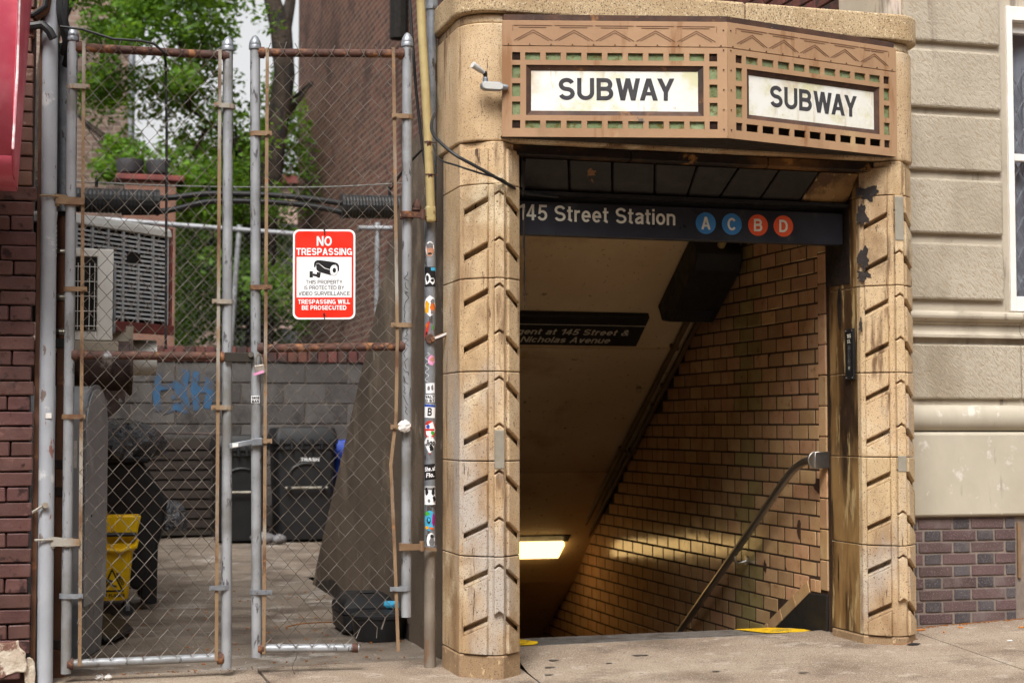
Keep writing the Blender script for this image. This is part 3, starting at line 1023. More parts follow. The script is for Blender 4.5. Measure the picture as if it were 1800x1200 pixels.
def frieze():
    # long blocks behind the sign, rounded at both ends
    def shape(o, xl=1.865, xr=4.295, yf=7.345, yb=7.95):
        r = .165
        return [(xl - o, yb)] + arc(xl - o + r, yf - o + r, r, 180, 270, 8) + arc(xr + o - r, yf - o + r, r, 270, 360, 8) + [(xr + o, yb)]
    g = G()
    g.plan(shape(0), 2.533, 3.098)
    g.build('frieze_block', 'terracotta', ent, bevel=.008, seg=2)
    g = G()
    g.plan(shape(-.008), 3.101, 3.142)
    g.build('frieze_band', 'terracotta', ent, bevel=.006, seg=2)
    for a, b in ((1.84, 3.30), (3.304, 4.32)):
        poly = clip_poly(clip_poly(shape(.02), 0, a, True), 0, b, False)
        g = G()
        g.plan(poly, 3.146, 3.285)
        g.build('coping_stone', 'granite_coping', ent, bevel=.014, seg=3)
    # lintel band under the sign
    for a, b in ((2.09, 2.72), (2.724, 3.45), (3.454, 4.075)):
        g = G()
        g.prof([(7.40, 2.482), (7.40, 2.53), (7.60, 2.53), (7.60, 2.482), (7.43, 2.476)], a, b)
        g.build('lintel_stone', 'terracotta_sooty', ent, bevel=.006, seg=2)
    # splayed soffit stones, most of them black with soot
    n = 8
    xa, xb = 2.19, 3.98
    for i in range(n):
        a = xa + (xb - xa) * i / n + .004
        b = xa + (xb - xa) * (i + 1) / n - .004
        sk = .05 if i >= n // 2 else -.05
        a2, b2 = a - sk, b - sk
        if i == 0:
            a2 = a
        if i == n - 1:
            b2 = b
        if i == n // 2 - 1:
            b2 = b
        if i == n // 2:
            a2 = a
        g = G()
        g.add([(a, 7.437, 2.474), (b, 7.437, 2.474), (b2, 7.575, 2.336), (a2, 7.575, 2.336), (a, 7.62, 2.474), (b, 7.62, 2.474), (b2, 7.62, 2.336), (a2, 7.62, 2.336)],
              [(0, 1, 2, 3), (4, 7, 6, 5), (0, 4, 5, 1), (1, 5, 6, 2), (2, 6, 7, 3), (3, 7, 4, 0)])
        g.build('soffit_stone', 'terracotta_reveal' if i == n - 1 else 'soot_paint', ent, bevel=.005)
    g = G()
    g.box(2.187, 3.983, 7.60, 7.94, 2.34, 2.53)
    g.build('lintel_core', 'dark_void', ent)
    g = G()
    g.box(2.187, 3.983, 7.555, 7.66, 2.318, 2.334).box(2.187, 3.983, 7.625, 7.66, 2.294, 2.3175)
    g.build('lintel_angle', 'black_metal', ent)


frieze()


def ragged(rx, rz, seed, n=44):
    rr = random.Random(seed)
    ph = [rr.uniform(0, 6.28) for _ in range(4)]
    out = []
    for k in range(n):
        a = 2 * math.pi * k / n
        f = 1 + .22 * math.sin(3 * a + ph[0]) + .16 * math.sin(5 * a + ph[1]) + .10 * math.sin(9 * a + ph[2]) + rr.uniform(-.09, .09)
        if math.sin(a) < -.3:
            f *= 1 + .35 * max(0, math.sin(11 * a + ph[3]))      # drips
        out.append((rx * math.cos(a) * f, rz * math.sin(a) * f))
    return out


def patches():
    # tar and old paint left on the stone, each with its own outline
    k = 0
    for (yc, zc, ry, rz) in [(7.70, 2.12, .13, .21), (7.68, 1.80, .022, .11)]:
        g = G()
        pts = blob(ry, rz, 16, .12, 60 + k)
        if k == 0:
            pts = [(max(-.14, min(.13, a * 1.5)), max(-.2, min(.2, b * 1.4))) for a, b in pts]
        g.prism([(3.9835, yc + a, zc + b) for a, b in pts], (-.003, 0, 0))
        g.build('tar_patch', 'tar_patch', colR)
        k += 1
    # right column, splayed face towards the opening
    A = Vector((4.13 - .026, 7.334, 0))
    u = Vector((-.129, .13, 0)).normalized()
    nrm = Vector((-1, -1, 0)).normalized()
    for s, z, rs, rz in [(.125, 2.375, .06, .030), (.150, 2.04, .030, .05), (.148, 1.95, .032, .022), (.155, 2.26, .03, .05), (.165, 1.70, .008, .03)]:
        g = G()
        pts = ragged(rs, rz, 70 + k)
        g.prism([A + u * min(.182, s + a) + nrm * .0155 + Vector((0, 0, z + b)) for a, b in pts], nrm * .0025)
        g.build('tar_patch', 'tar_patch', colR)
        k += 1
    # left column, dribbles on the inner splayed face
    A = Vector((2.03 + .026, 7.334, 0))
    u = Vector((.129, .13, 0)).normalized()
    nrm = Vector((1, -1, 0)).normalized()
    for s, z, rs, rz in [(.172, 2.10, .010, .10), (.176, 1.88, .006, .09), (.165, 2.40, .02, .075)]:
        g = G()
        pts = ragged(rs, rz, 70 + k)
        g.prism([A + u * min(.182, s + a) + nrm * .0155 + Vector((0, 0, z + b)) for a, b in pts], nrm * .0025)
        g.build('tar_patch', 'tar_patch', colL)
        k += 1
    # grey cement repairs on the ribs
    for xc, z0, z1, c in ((2.03, .985, 1.165, colL), (4.13, .955, 1.035, colR), (4.13, 2.12, 2.345, colR)):
        g = G()
        g.box(xc - .024, xc + .024, 7.3065, 7.315, z0, z1)
        g.build('cement_repair', 'cement_grey', c, bevel=.003)


patches()


# ------------------------------------------------------------------ bulkhead and stairwell
CY, CZ, CS = 9.058, 2.303, .68          # ceiling line


def cz(y):
    return CZ - CS * (y - CY)


def stairwell():
    rake = [(7.88, 2.86), (8.84, 2.80), (9.30, 2.40), (10.1, 1.76), (11.1, .98), (12.0, .28), (12.3, .02), (12.4, -.05)]
    g = G()
    g.prof(rake + [(13.6, -.3), (13.6, -3.9), (7.88, -3.9)], 1.95, 2.185)
    g.build('side_wall', 'old_concrete', ent, bevel=.01)
    g = G()
    g.prof(rake + [(13.6, -.3), (13.6, -3.9), (7.88, -3.9)], 4.042, 4.30)
    g.build('side_wall', 'old_concrete', ent)
    # tarred foot of the ramp wall
    g = G()
    rr = random.Random(2)
    tp = [(8.9 + i * .16, .075 + .02 * math.sin(i * .9) + rr.uniform(-.012, .012)) for i in range(20)]
    g.prof([(8.9, -.03)] + tp + [(12.1, .06), (12.2, -.03)], 1.9465, 1.9495)
    g.build('tar_band', 'housing_dark', ent)
    # sloping roof slab; its underside is the stair ceiling
    top = [(y, z) for y, z in rake if y <= 12.36]
    bot = [(y, min(cz(y), z - .06)) for y, z in top]
    ext = [(14.6, cz(14.6))]
    g = G()
    g.prof([(y, z - .002) for y, z in top] + [(14.6, cz(14.6) + .1)] + ext + bot[::-1][:-1] + [(7.95, 2.62), (7.88, 2.62)], 2.186, 4.041)
    g.build('stair_ceiling', 'ceiling_plaster', ent)
    for y_, hh in ((9.99, .05), (11.2, .03)):
        g = G()
        sl_ = Vector((0, -1, CS)).normalized()
        nn_ = Vector((0, -CS, -1)).normalized()
        g.obox(Vector((3.11, y_, cz(y_))) + nn_ * .008, (.918, 0, 0), sl_ * hh, nn_ * .010)
        g.build('ceiling_batten', 'ceiling_plaster', ent, bevel=.003)
    g = G()
    g.box(2.186, 4.041, 13.6, 13.7, -4.0, -.75)
    g.build('end_wall', 'ceiling_plaster', ent)
    # steps
    z, y = .066, 8.3
    for i in range(20):
        z -= .178
        g = G()
        g.box(2.188, 4.028, y, y + .272 if i < 19 else 13.6, z - .3, z)
        g.build('step', 'stair_concrete', ent)
        y += .27
    # threshold with ribbed metal nosing
    g = G()
    g.add([(2.2, 8.0, 0), (3.98, 8.0, 0), (3.98, 8.3, 0), (2.2, 8.3, 0), (2.2, 8.0, .062), (3.98, 8.0, .080), (3.98, 8.3, .068), (2.2, 8.3, .062)],
          [(4, 5, 6, 7), (0, 1, 5, 4), (1, 2, 6, 5), (2, 3, 7, 6), (3, 0, 4, 7)])
    th = g.build('threshold', 'nosing_metal', ent)
    g = G()
    for i in range(150):
        x = 2.21 + i * .01175
        t = (x - 2.2) / 1.78
        za, zb = .062 + .018 * t, .062 + .006 * t
        if x > 3.62 or x < 2.43:
            continue
        g.add([(x, 8.01, za + .0005), (x + .005, 8.01, za + .0005), (x + .035, 8.295, zb + .0005), (x + .03, 8.295, zb + .0005), (x + .001, 8.01, za + .0035), (x + .004, 8.01, za + .0035), (x + .034, 8.295, zb + .0035), (x + .031, 8.295, zb + .0035)],
              [(4, 5, 6, 7), (0, 1, 5, 4), (1, 2, 6, 5), (2, 3, 7, 6), (3, 0, 4, 7)])
    o = g.build('nosing_rib', 'nosing_metal', th)
    o['kind'] = 'stuff'
    for pts, sd in (([(3.64, 8.285), (3.72, 8.02), (3.93, 8.0), (3.975, 8.04), (3.978, 8.12), (3.93, 8.2), (3.86, 8.29)], 1), ([(2.22, 8.285), (2.22, 8.02), (2.40, 8.01), (2.44, 8.05), (2.46, 8.12), (2.41, 8.2), (2.38, 8.285)], 2)):
        g = G()
        P = []
        for x, y in pts:
            t = (x - 2.2) / 1.78
            w = (y - 8.0) / .3
            P.append((x, y, .0665 + .018 * t * (1 - w) + .006 * t * w))
        g.prism(P, (0, 0, .002))
        g.build('yellow_edge_paint', 'yellow_paint', th)
    # ---- tiled right wall
    tw = node('tile_wall', ent)
    g = G()
    prof = [(7.88, -.2), (7.88, 2.5), (8.6, 2.5)] + [(y, cz(y) - .005) for y in (8.8, 13.5)] + [(13.5, -3.5)]
    g.prof(prof, 4.0293, 4.0415)
    g.build('grout_bed', 'grout', tw)
    tiles = []
    H, Wd = .0827, .2
    zr = 1.193
    for r_ in range(-24, 18):
        z0 = zr + r_ * H
        odd = r_ % 2
        y = 8.017
        first = .136 if odd else .045
        cells = [(y, y + first)]
        y += first
        while y < 13.3:
            cells.append((y, y + Wd))
            y += Wd
        for a, b in cells:
            ym = (a + b) / 2
            low = 1.18 - 1.11 * ym / 8.3 - .3
            if z0 + H > cz(ym) or z0 + H > 2.46 or z0 < low:
                continue
            lim = .352 - .54 * (ym - 8.143)
            if ym > 8.1 and z0 + H * .45 < lim:
                continue
            if ym <= 8.15 and z0 < .34:
                continue
            tiles.append((ym, z0 + H / 2, b - a))
    tiles.sort(key=lambda t: t[0] ** 2 + 16 + (t[1] - 1.18) ** 2)
    rr = random.Random(11)
    for ym, zm, w in tiles[:292]:
        olive = 8.83 < ym < 9.12 and rr.random() < .8
        piece('tile', (4.0345 + rr.uniform(-.0010, .0010), ym, zm + rr.uniform(-.001, .001)), .014, w - .015, H - .010, 'glazed_tile_olive' if olive else 'glazed_tile', tw, .002,
              rot=(0, rr.uniform(-.006, .006), rr.uniform(-.008, .008)))
    g = G()
    for ym, zm, w in tiles[292:]:
        d = rr.uniform(-.001, .001)
        g.obox((4.0345 + d, ym, zm), (.007, 0, 0), (rr.uniform(-.00005, .00005), w / 2 - .0075, 0), (rr.uniform(-.00005, .00005), 0, H / 2 - .0055))
    o = g.build('tile', 'glazed_tile', tw, bevel=.002)
    o['kind'] = 'stuff'
    # upright edging tiles at the jamb
    for i in range(13):
        z0 = .30 + i * .1655
        piece('edging_tile', (4.029, 7.967, z0 + .0827), .016, .088, .1605, 'glazed_tile', tw, .005)
    # raking border tiles and the black skirting under them
    d = Vector((0, .59, -.319)).normalized()
    up = Vector((0, .319, .59)).normalized()
    p0 = Vector((4.0315, 8.15, .312))
    for i in range(8):
        c = p0 + d * (.11 + i * .2)
        g = G()
        g.obox(c, (.006, 0, 0), d * .097, up * .034)
        g.build('border_tile', 'glazed_tile', tw, bevel=.002)
    for k_, (a, b) in enumerate(((8.02, 8.075), (8.08, 8.14))):
        g = G()
        g.box(4.0265, 4.0375, a, b, .285, .352)
        g.build('border_tile', 'glazed_tile', tw, bevel=.002)
    g = G()
    g.prof([(7.93, .285), (8.15, .272), (8.56, .045), (10.6, -1.06), (10.6, -1.4), (7.93, -.1)], 4.018, 4.037)
    g.build('skirting', 'black_metal', tw, bevel=.004)
    # worn holes in the tiles
    for i, (y, z, ry, rz) in enumerate([(8.27, .62, .022, .05), (8.72, .37, .018, .035), (8.03, .86, .05, .045)]):
        g = G()
        g.prism([(4.0255, y + a, z + b) for a, b in blob(ry, rz, 12, .3, i)], (-.002, 0, 0))
        g.build('tile_damage', 'sign_rust', tw)


stairwell()

# handrail: a bent stainless tube with a flange and brackets
hr = thing('handrail', 'bent stainless steel handrail fixed to the tiled stair wall', 'handrail', (3.95, 7.9, .9))
g = G()
pts = [(4.012, 7.93, 1.0), (3.99, 7.97, .999)]
pts = [(3.955, 7.912, 1.003), (3.955, 8.0, 1.0), (3.952, 8.07, .985), (3.95, 8.13, .965), (3.95, 8.20, .935), (3.95, 8.285, .885), (3.95, 9.8, -.097), (3.95, 12.5, -1.85)]
g.tube(pts, .021, 14)
g.build('rail', 'steel_rail', hr, smooth=True)
g = G()
g.cyl((3.955, 7.925, 1.003), (3.955, 7.913, 1.003), .046, n=18)
g.box(3.945, 4.03, 7.905, 7.913, .958, 1.048)
g.build('flange', 'steel_rail', hr, bevel=.002, smooth=True)
for y in (8.98, 10.6):
    z = .885 - .648 * (y - 8.285)
    g = G()
    g.tube([(3.95, y, z - .018), (3.952, y, z - .05), (3.97, y, z - .065), (4.0, y, z - .06), (4.026, y, z - .05)], .008, 8)
    g.cyl((4.018, y, z - .05), (4.027, y, z - .05), .028, n=14)
    g.build('bracket', 'steel_rail', hr, smooth=True)

# ------------------------------------------------------------------ things on the stair ceiling
SU = Vector((0, -1, CS)).normalized()        # up the slope, towards the street
SN = Vector((0, -CS, -1)).normalized()       # out of the ceiling
agent = thing('notice_sign', 'black notice about the agent on the sloping stair ceiling', 'sign', (3.05, 9.76, cz(9.76)))
c = Vector((3.0, 9.77, cz(9.77)))
g = G()
g.obox(c + SN * .022, (.66, 0, 0), SU * .152, SN * .020)
g.build('board', 'black_metal', agent, bevel=.003)
g = G()
g.obox(Vector((3.0, 9.715, cz(9.715))) + SN * .044, (.655, 0, 0), SU * .0018, SN * .0015)
g.build('rule_line', 'dim_white', agent)
for s, y, xr in (('Agent at 145 Street &', 9.800, 3.565), ('St Nicholas Avenue', 9.868, 3.462)):
    text(s, 'dim_white', agent, Vector((xr, y, cz(y))) + SN * .0425, (1, 0, 0), SU, .058, .80 if 'Agent' in s else .70, 'R', bold=.15, shear=.12)

bx = thing('ceiling_box', 'big black metal box hung under the stair ceiling beside the tiles', 'electrical box', (3.85, 9.3, cz(9.3)))
g = G()
cs_ = [(-.30, 0), (-.30, .14), (-.22, .20), (.22, .20), (.30, .12), (.30, 0)]
c0 = Vector((3.70, 9.30, cz(9.30)))
g.prism([c0 + SU * (-a) * 1.15 + SN * b for a, b in cs_], (.30, 0, 0))
g.build('casing', 'black_metal', bx, bevel=.006)
g = G()
g.obox(c0 + Vector((.15, 0, 0)) - SU * .18 + SN * .2015, (.11, 0, 0), SU * .05, SN * .0015)
g.build('torn_label', 'station_black', bx)
for i, xo in enumerate((3.935, 4.003)):
    cp = thing('wall_conduit', ('painted conduit along the stair ceiling, the one farther from the tiles', 'painted conduit along the stair ceiling, in the corner against the tiles')[i], 'conduit', (xo, 9, cz(9)), 'conduits in the stairwell')
    g = G()
    g.tube([(xo, y, cz(y) - .035 - i * .012) for y in (8.15, 10, 12, 13.4)], .019, 10)
    g.build('pipe', 'conduit_paint', cp, smooth=True)
    for y in (9.9 + i * .35, 10.9, 11.9):
        g = G()
        g.obox((xo, y, cz(y) - .03 - i * .012), (.026, 0, 0), SU * .010, SN * .024)
        g.build('clip', 'conduit_paint', cp, bevel=.003)
g = G()
g.tube([(3.86, 8.75, cz(8.75) - .10), (3.87, 9.02, cz(9.02) - .10)], .024, 12)
g.tube([(3.869, 8.985, cz(8.985) - .10), (3.871, 9.03, cz(9.03) - .10)], .029, 12)
tag(g.build('pipe_stub', 'yellow_conduit', smooth=True), 'short cream pipe stub above the black box in the stairwell', 'pipe')

lf = thing('light_fixture', 'lit fluorescent fixture low on the sloping stair ceiling', 'light', (3.2, 12.0, cz(12.0)))
c = Vector((3.19, 11.98, cz(11.98)))
g = G()
g.obox(c + SN * .03, (.66, 0, 0), SU * .16, SN * .03)
g.build('housing', 'black_metal', lf, bevel=.005)
g = G()
g.obox(c + SN * .085 - SU * .01, (.62, 0, 0), SU * .10, SN * .024)
g.build('diffuser', 'lit_diffuser', lf, bevel=.01)

# ------------------------------------------------------------------ station sign
st = thing('station_sign', 'black station name sign across the top of the stair opening', 'sign', (3.08, 7.6, 2.2))
g = G()
g.box(2.19, 3.965, 7.60, 7.66, 2.122, 2.291)
g.build('panel', 'station_black', st, bevel=.004)
text('145 Street Station', 'station_white', st, (2.206, 7.5995, 2.194), (1, 0, 0), (0, 0, 1), .078, .824, 'L', bold=.15)
for ch, x, m in (('A', 3.196, 'line_blue'), ('C', 3.339, 'line_blue'), ('B', 3.484, 'line_orange'), ('D', 3.626, 'line_orange')):
    g = G()
    n = 32
    g.prism([(x + .055 * math.cos(2 * math.pi * k / n), 7.5995, 2.211 + .055 * math.sin(2 * math.pi * k / n)) for k in range(n)], (0, -.001, 0))
    d = g.build('route_disc', m, st)
    text(ch, 'station_white', d, (x, 7.598, 2.211 - .032), (1, 0, 0), (0, 0, 1), .064, None, 'C', bold=.17)

pq = thing('door_plaque', 'narrow black upright plaque reading 145 ST on the right jamb', 'sign', (3.98, 7.556, 1.42))
g = G()
g.box(3.970, 3.983, 7.514, 7.600, 1.422, 1.685)
g.build('plate', 'black_plastic', pq, bevel=.002)
UY = (0, -1, 0)
text('145', 'station_white', pq, (3.9695, 7.557, 1.637), UY, (0, 0, 1), .021, .040, 'C', bold=.13)
text('ST.', 'station_white', pq, (3.9695, 7.557, 1.611), UY, (0, 0, 1), .018, .034, 'C', bold=.13)
for i, ch in enumerate('ACBD'):
    z = 1.585 - i * .034
    g = G()
    ring = lambda r: [(3.9695, 7.557 + r * math.cos(2 * math.pi * k / 20), z + r * math.sin(2 * math.pi * k / 20)) for k in range(20)]
    g.loft([ring(.0155), ring(.0135)], cap=False)
    rg_ = g.build('route_ring', 'ink_grey', pq)
    text(ch, 'ink_grey' if i != 3 else 'station_white', rg_, (3.9694, 7.557, z - .007), UY, (0, 0, 1), .014, None, 'C', bold=.14)
g = G()
for y in (7.524, 7.590):
    for z in (1.432, 1.675):
        g.cyl((3.9705, y, z), (3.967, y, z), .004, n=8)
g.build('screws', 'clamp_steel', pq)


# ================================================================== canopy sign over the entrance
cs = thing('subway_canopy_sign', 'brown metal prow sign with green glass lights reading SUBWAY on both faces', 'sign', (3.08, 7.2, 2.546))
ZB, ZT = 2.546, 3.101


def canopy_face(P0, P1, right):
    P0, P1 = Vector(P0), Vector(P1)
    L = (P1 - P0).length
    u = (P1 - P0).normalized()
    n = u.cross(Vector((0, 0, 1)))
    Q = lambda s, z, d=0: P0 + u * s + n * d + Vector((0, 0, z))
    face = node('sign_face', cs)
    holes = []
    green = []
    dark = []
    meshes = []
    pw, ph = .0975, .0356
    xs0 = (L - (8 * pw + .071)) / 2
    for r_, zc in ((0, ZT - .171), (1, ZT - .4955)):
        for i in range(9):
            a = xs0 + i * pw
            q = (a, a + .071, zc - ph / 2, zc + ph / 2)
            holes.append(q)
            (dark if (right and r_ == 1) else green).append(q)
    for s in (.048, L - .048 - .038):
        for k in range(3):
            z1 = ZT - .213 - k * .0875
            q = (s, s + .038, z1 - .0626, z1)
            holes.append(q)
            green.append(q)
        for zc in (ZT - .171, ZT - .4955):
            q = (s, s + .038, zc - .019, zc + .019)
            holes.append(q)
            meshes.append(q)
    fr = (.114, L - .114, ZT - .452, ZT - .212)
    holes.append(fr)
    # perforated sheet
    zl, zh = ZB, ZT - .124
    S = sorted(set([0, L] + [h[i] for h in holes for i in (0, 1)]))
    Z = sorted(set([zl, zh] + [h[i] for h in holes for i in (2, 3)]))
    g = G()
    inh = lambda s, z: any(h[0] < s < h[1] and h[2] < z < h[3] for h in holes)
    idx = {}

    def vid(i, j, d):
        if (i, j, d) not in idx:
            idx[(i, j, d)] = len(g.v)
            g.v.append(tuple(Q(S[i], Z[j], -.008 * d)))
        return idx[(i, j, d)]
    solid = [[not inh((S[i] + S[i + 1]) / 2, (Z[j] + Z[j + 1]) / 2) for j in range(len(Z) - 1)] for i in range(len(S) - 1)]
    ok = lambda i, j: 0 <= i < len(S) - 1 and 0 <= j < len(Z) - 1 and solid[i][j]
    for i in range(len(S) - 1):
        for j in range(len(Z) - 1):
            if not solid[i][j]:
                continue
            g.f.append([vid(i, j, 0), vid(i + 1, j, 0), vid(i + 1, j + 1, 0), vid(i, j + 1, 0)])
            g.f.append([vid(i, j, 1), vid(i, j + 1, 1), vid(i + 1, j + 1, 1), vid(i + 1, j, 1)])
            for di, dj, a, b in ((-1, 0, (i, j + 1), (i, j)), (1, 0, (i + 1, j), (i + 1, j + 1)), (0, -1, (i, j), (i + 1, j)), (0, 1, (i + 1, j + 1), (i, j + 1))):
                if not ok(i + di, j + dj):
                    g.f.append([vid(*a, 0), vid(*a, 1), vid(*b, 1), vid(*b, 0)])
    g.mi = [0] * len(g.f)
    g.build('perforated_sheet', 'sign_paint', face)
    # plain frieze above it
    g = G()
    g.prism([Q(0, zh + .003), Q(L, zh + .003), Q(L, ZT), Q(0, ZT)], -n * .008)
    g.build('frieze_sheet', 'sign_paint', face, bevel=.0015)
    g = G()
    k = 5
    m0 = .05
    hp = (L - 2 * m0) / k / 2

    def bar(a, b, w=.0026):
        a, b = Q(*a), Q(*b)
        d = (b - a)
        dn = d.normalized()
        pz = n.cross(dn)
        g.obox((a + b) / 2 + n * .0006, d / 2, pz * w / 2, n * .0014)
    for i in range(k):
        c_ = m0 + hp * (2 * i + 1)
        for o in (0, .011):
            bar((c_ - hp + .006 + o * 1.6, ZT - .096), (c_, ZT - .045 - o))
            bar((c_, ZT - .045 - o), (c_ + hp - .006 - o * 1.6, ZT - .096))
        bar((c_ - hp + .004, ZT - .0235), (c_ + hp - .008, ZT - .0235))
        bar((c_ - hp + .03, ZT - .033), (c_ + hp - .034, ZT - .033))
    bar((m0, ZT - .0235), (m0, ZT - .05))
    bar((L - m0, ZT - .0235), (L - m0, ZT - .05))
    g.build('zigzag_moulding', 'sign_line', face)
    g = G()
    for i in range(11):
        p = Q(.03 + (L - .06) * i / 10, zh + .009, .001)
        g.cyl(p, p + n * .003, .0035, n=8)
    e = L - .018 if not right else .018
    for i in range(6):
        p = Q(e, ZB + .04 + i * .095, .001)
        g.cyl(p, p + n * .003, .0035, n=8)
    g.build('rivets', 'sign_rust', face)
    for a, b, c_, d_ in green:
        g = G()
        g.prism([Q(a - .003, c_ - .003, -.012), Q(b + .003, c_ - .003, -.012), Q(b + .003, d_ + .003, -.012), Q(a - .003, d_ + .003, -.012)], -n * .004)
        g.build('glass_pane', 'green_glass', face)
    for a, b, c_, d_ in meshes:
        g = G()
        for t in range(1, 6):
            s_ = a + (b - a) * t / 6
            z_ = c_ + (d_ - c_) * t / 6
            g.obox((Q(s_, (c_ + d_) / 2, -.010)), u * .0007, n * .001, Vector((0, 0, (d_ - c_) / 2)))
            g.obox((Q((a + b) / 2, z_, -.0095)), u * (b - a) / 2, n * .001, Vector((0, 0, .0007)))
        g.build('vent_mesh', 'sign_rust', face)
    # framed lettering
    a, b, c_, d_ = fr
    w = .024
    for q in (((a, c_), (b, c_), (b - w, c_ + w), (a + w, c_ + w)), ((b, c_), (b, d_), (b - w, d_ - w), (b - w, c_ + w)), ((b, d_), (a, d_), (a + w, d_ - w), (b - w, d_ - w)), ((a, d_), (a, c_), (a + w, c_ + w), (a + w, d_ - w))):
        g = G()
        g.prism([Q(q[0][0], q[0][1], -.004), Q(q[1][0], q[1][1], -.004), Q(q[2][0], q[2][1], -.016), Q(q[3][0], q[3][1], -.016)], -n * .01)
        g.build('frame_bar', 'sign_rust', face)
    g = G()
    g.prism([Q(a + w - .004, c_ + w - .004, -.018), Q(b - w + .004, c_ + w - .004, -.018), Q(b - w + .004, d_ - w + .004, -.018), Q(a + w - .004, d_ - w + .004, -.018)], -n * .004)
    pnl = g.build('lettered_panel', 'sign_white', face)
    text('SUBWAY', 'sign_letter', face, Q(L * .508, ZT - .376, -.0178), u, (0, 0, 1), .106, .552, 'C', bold=.185)
    return u, n, L


canopy_face((2.04, 7.305, 0), (3.079, 7.047, 0), False)
canopy_face((3.081, 7.047, 0), (4.12, 7.305, 0), True)
g = G()
g.plan([(2.06, 7.344), (2.06, 7.335), (3.08, 7.085), (4.10, 7.335), (4.10, 7.344)], ZB + .012, ZT - .002)
g.build('housing', 'housing_dark', cs)
g = G()
g.plan([(2.045, 7.344), (2.045, 7.315), (3.08, 7.058), (4.115, 7.315), (4.115, 7.344)], ZB + .001, ZB + .009)
g.build('bottom_plate', 'housing_dark', cs)
g = G()
g.plan([(2.05, 7.335), (2.05, 7.31), (3.08, 7.055), (4.11, 7.31), (4.11, 7.335)], ZT + .001, ZT + .030)
g.build('top_plate', 'sign_rust', cs)

# small lamp on a conduit box, left of the canopy
ll = thing('conduit_lamp', 'small grey weatherproof lamp on a conduit box left of the canopy sign', 'lamp', (1.96, 7.29, 2.78))
g = G()
n = 20
st_ = [(1.985 + (.034 if math.cos(2 * math.pi * k / n) > 0 else -.034) + .021 * math.cos(2 * math.pi * k / n), 2.777 + .021 * math.sin(2 * math.pi * k / n)) for k in range(n)]
g.prism([(x, 7.300, z) for x, z in st_], (0, -.032, 0))
g.cyl((2.035, 7.285, 2.778), (2.062, 7.292, 2.778), .014)
g.cyl((1.953, 7.285, 2.79), (1.953, 7.285, 2.818), .013)
g.build('conduit_body', 'galvanised', ll, bevel=.004, seg=2, smooth=True)
g = G()
g.prism([(1.985 + (x - 1.985) * .9, 7.2675, 2.777 + (z - 2.777) * .8) for x, z in st_], (0, -.003, 0))
g.build('cover_plate', 'ac_beige', ll, bevel=.001)
g = G()
g.cyl((1.953, 7.285, 2.816), (1.953, 7.285, 2.828), .009)
g.ball((1.950, 7.283, 2.836), .012)
g.build('swivel', 'black_metal', ll, smooth=True)
g = G()
g.tube([(1.947, 7.282, 2.838), (1.932, 7.276, 2.845), (1.928, 7.274, 2.847), (1.884, 7.258, 2.868)], [.009, .011, .013, .016], 12)
g.build('lamp_head', 'ac_beige', ll, smooth=True)
# cables slung onto the left column
for i, (pts, r_, lb) in enumerate([([(1.79, 7.62, 2.70), (1.745, 7.5, 2.63), (1.735, 7.40, 2.55), (1.80, 7.29, 2.452), (1.90, 7.27, 2.395), (2.0, 7.27, 2.345), (2.10, 7.35, 2.318), (2.2, 7.5, 2.312), (2.4, 7.57, 2.312)], .008, 'thick black cable looping onto the left column under the canopy'),
                                   ([(1.80, 7.7, 2.56), (1.77, 7.45, 2.45), (1.82, 7.29, 2.395), (1.93, 7.27, 2.360), (2.03, 7.275, 2.338), (2.12, 7.40, 2.322), (2.25, 7.54, 2.318)], .005, 'thin black cable sagging below the thick one on the left column')]):
    g = G()
    # smooth the polyline
    P = [Vector(p) for p in pts]
    S_ = []
    for k in range(len(P) - 1):
        a, b, c_, d_ = P[max(k - 1, 0)], P[k], P[k + 1], P[min(k + 2, len(P) - 1)]
        for t in (0, .25, .5, .75):
            S_.append(.5 * ((2 * b) + (c_ - a) * t + (2 * a - 5 * b + 4 * c_ - d_) * t * t + (3 * b - a - 3 * c_ + d_) * t ** 3))
    S_.append(P[-1])
    g.tube(S_, r_, 8)
    tag(g.build('cable', 'black_cable', smooth=True), lb, 'cable', 'cables on the left column')


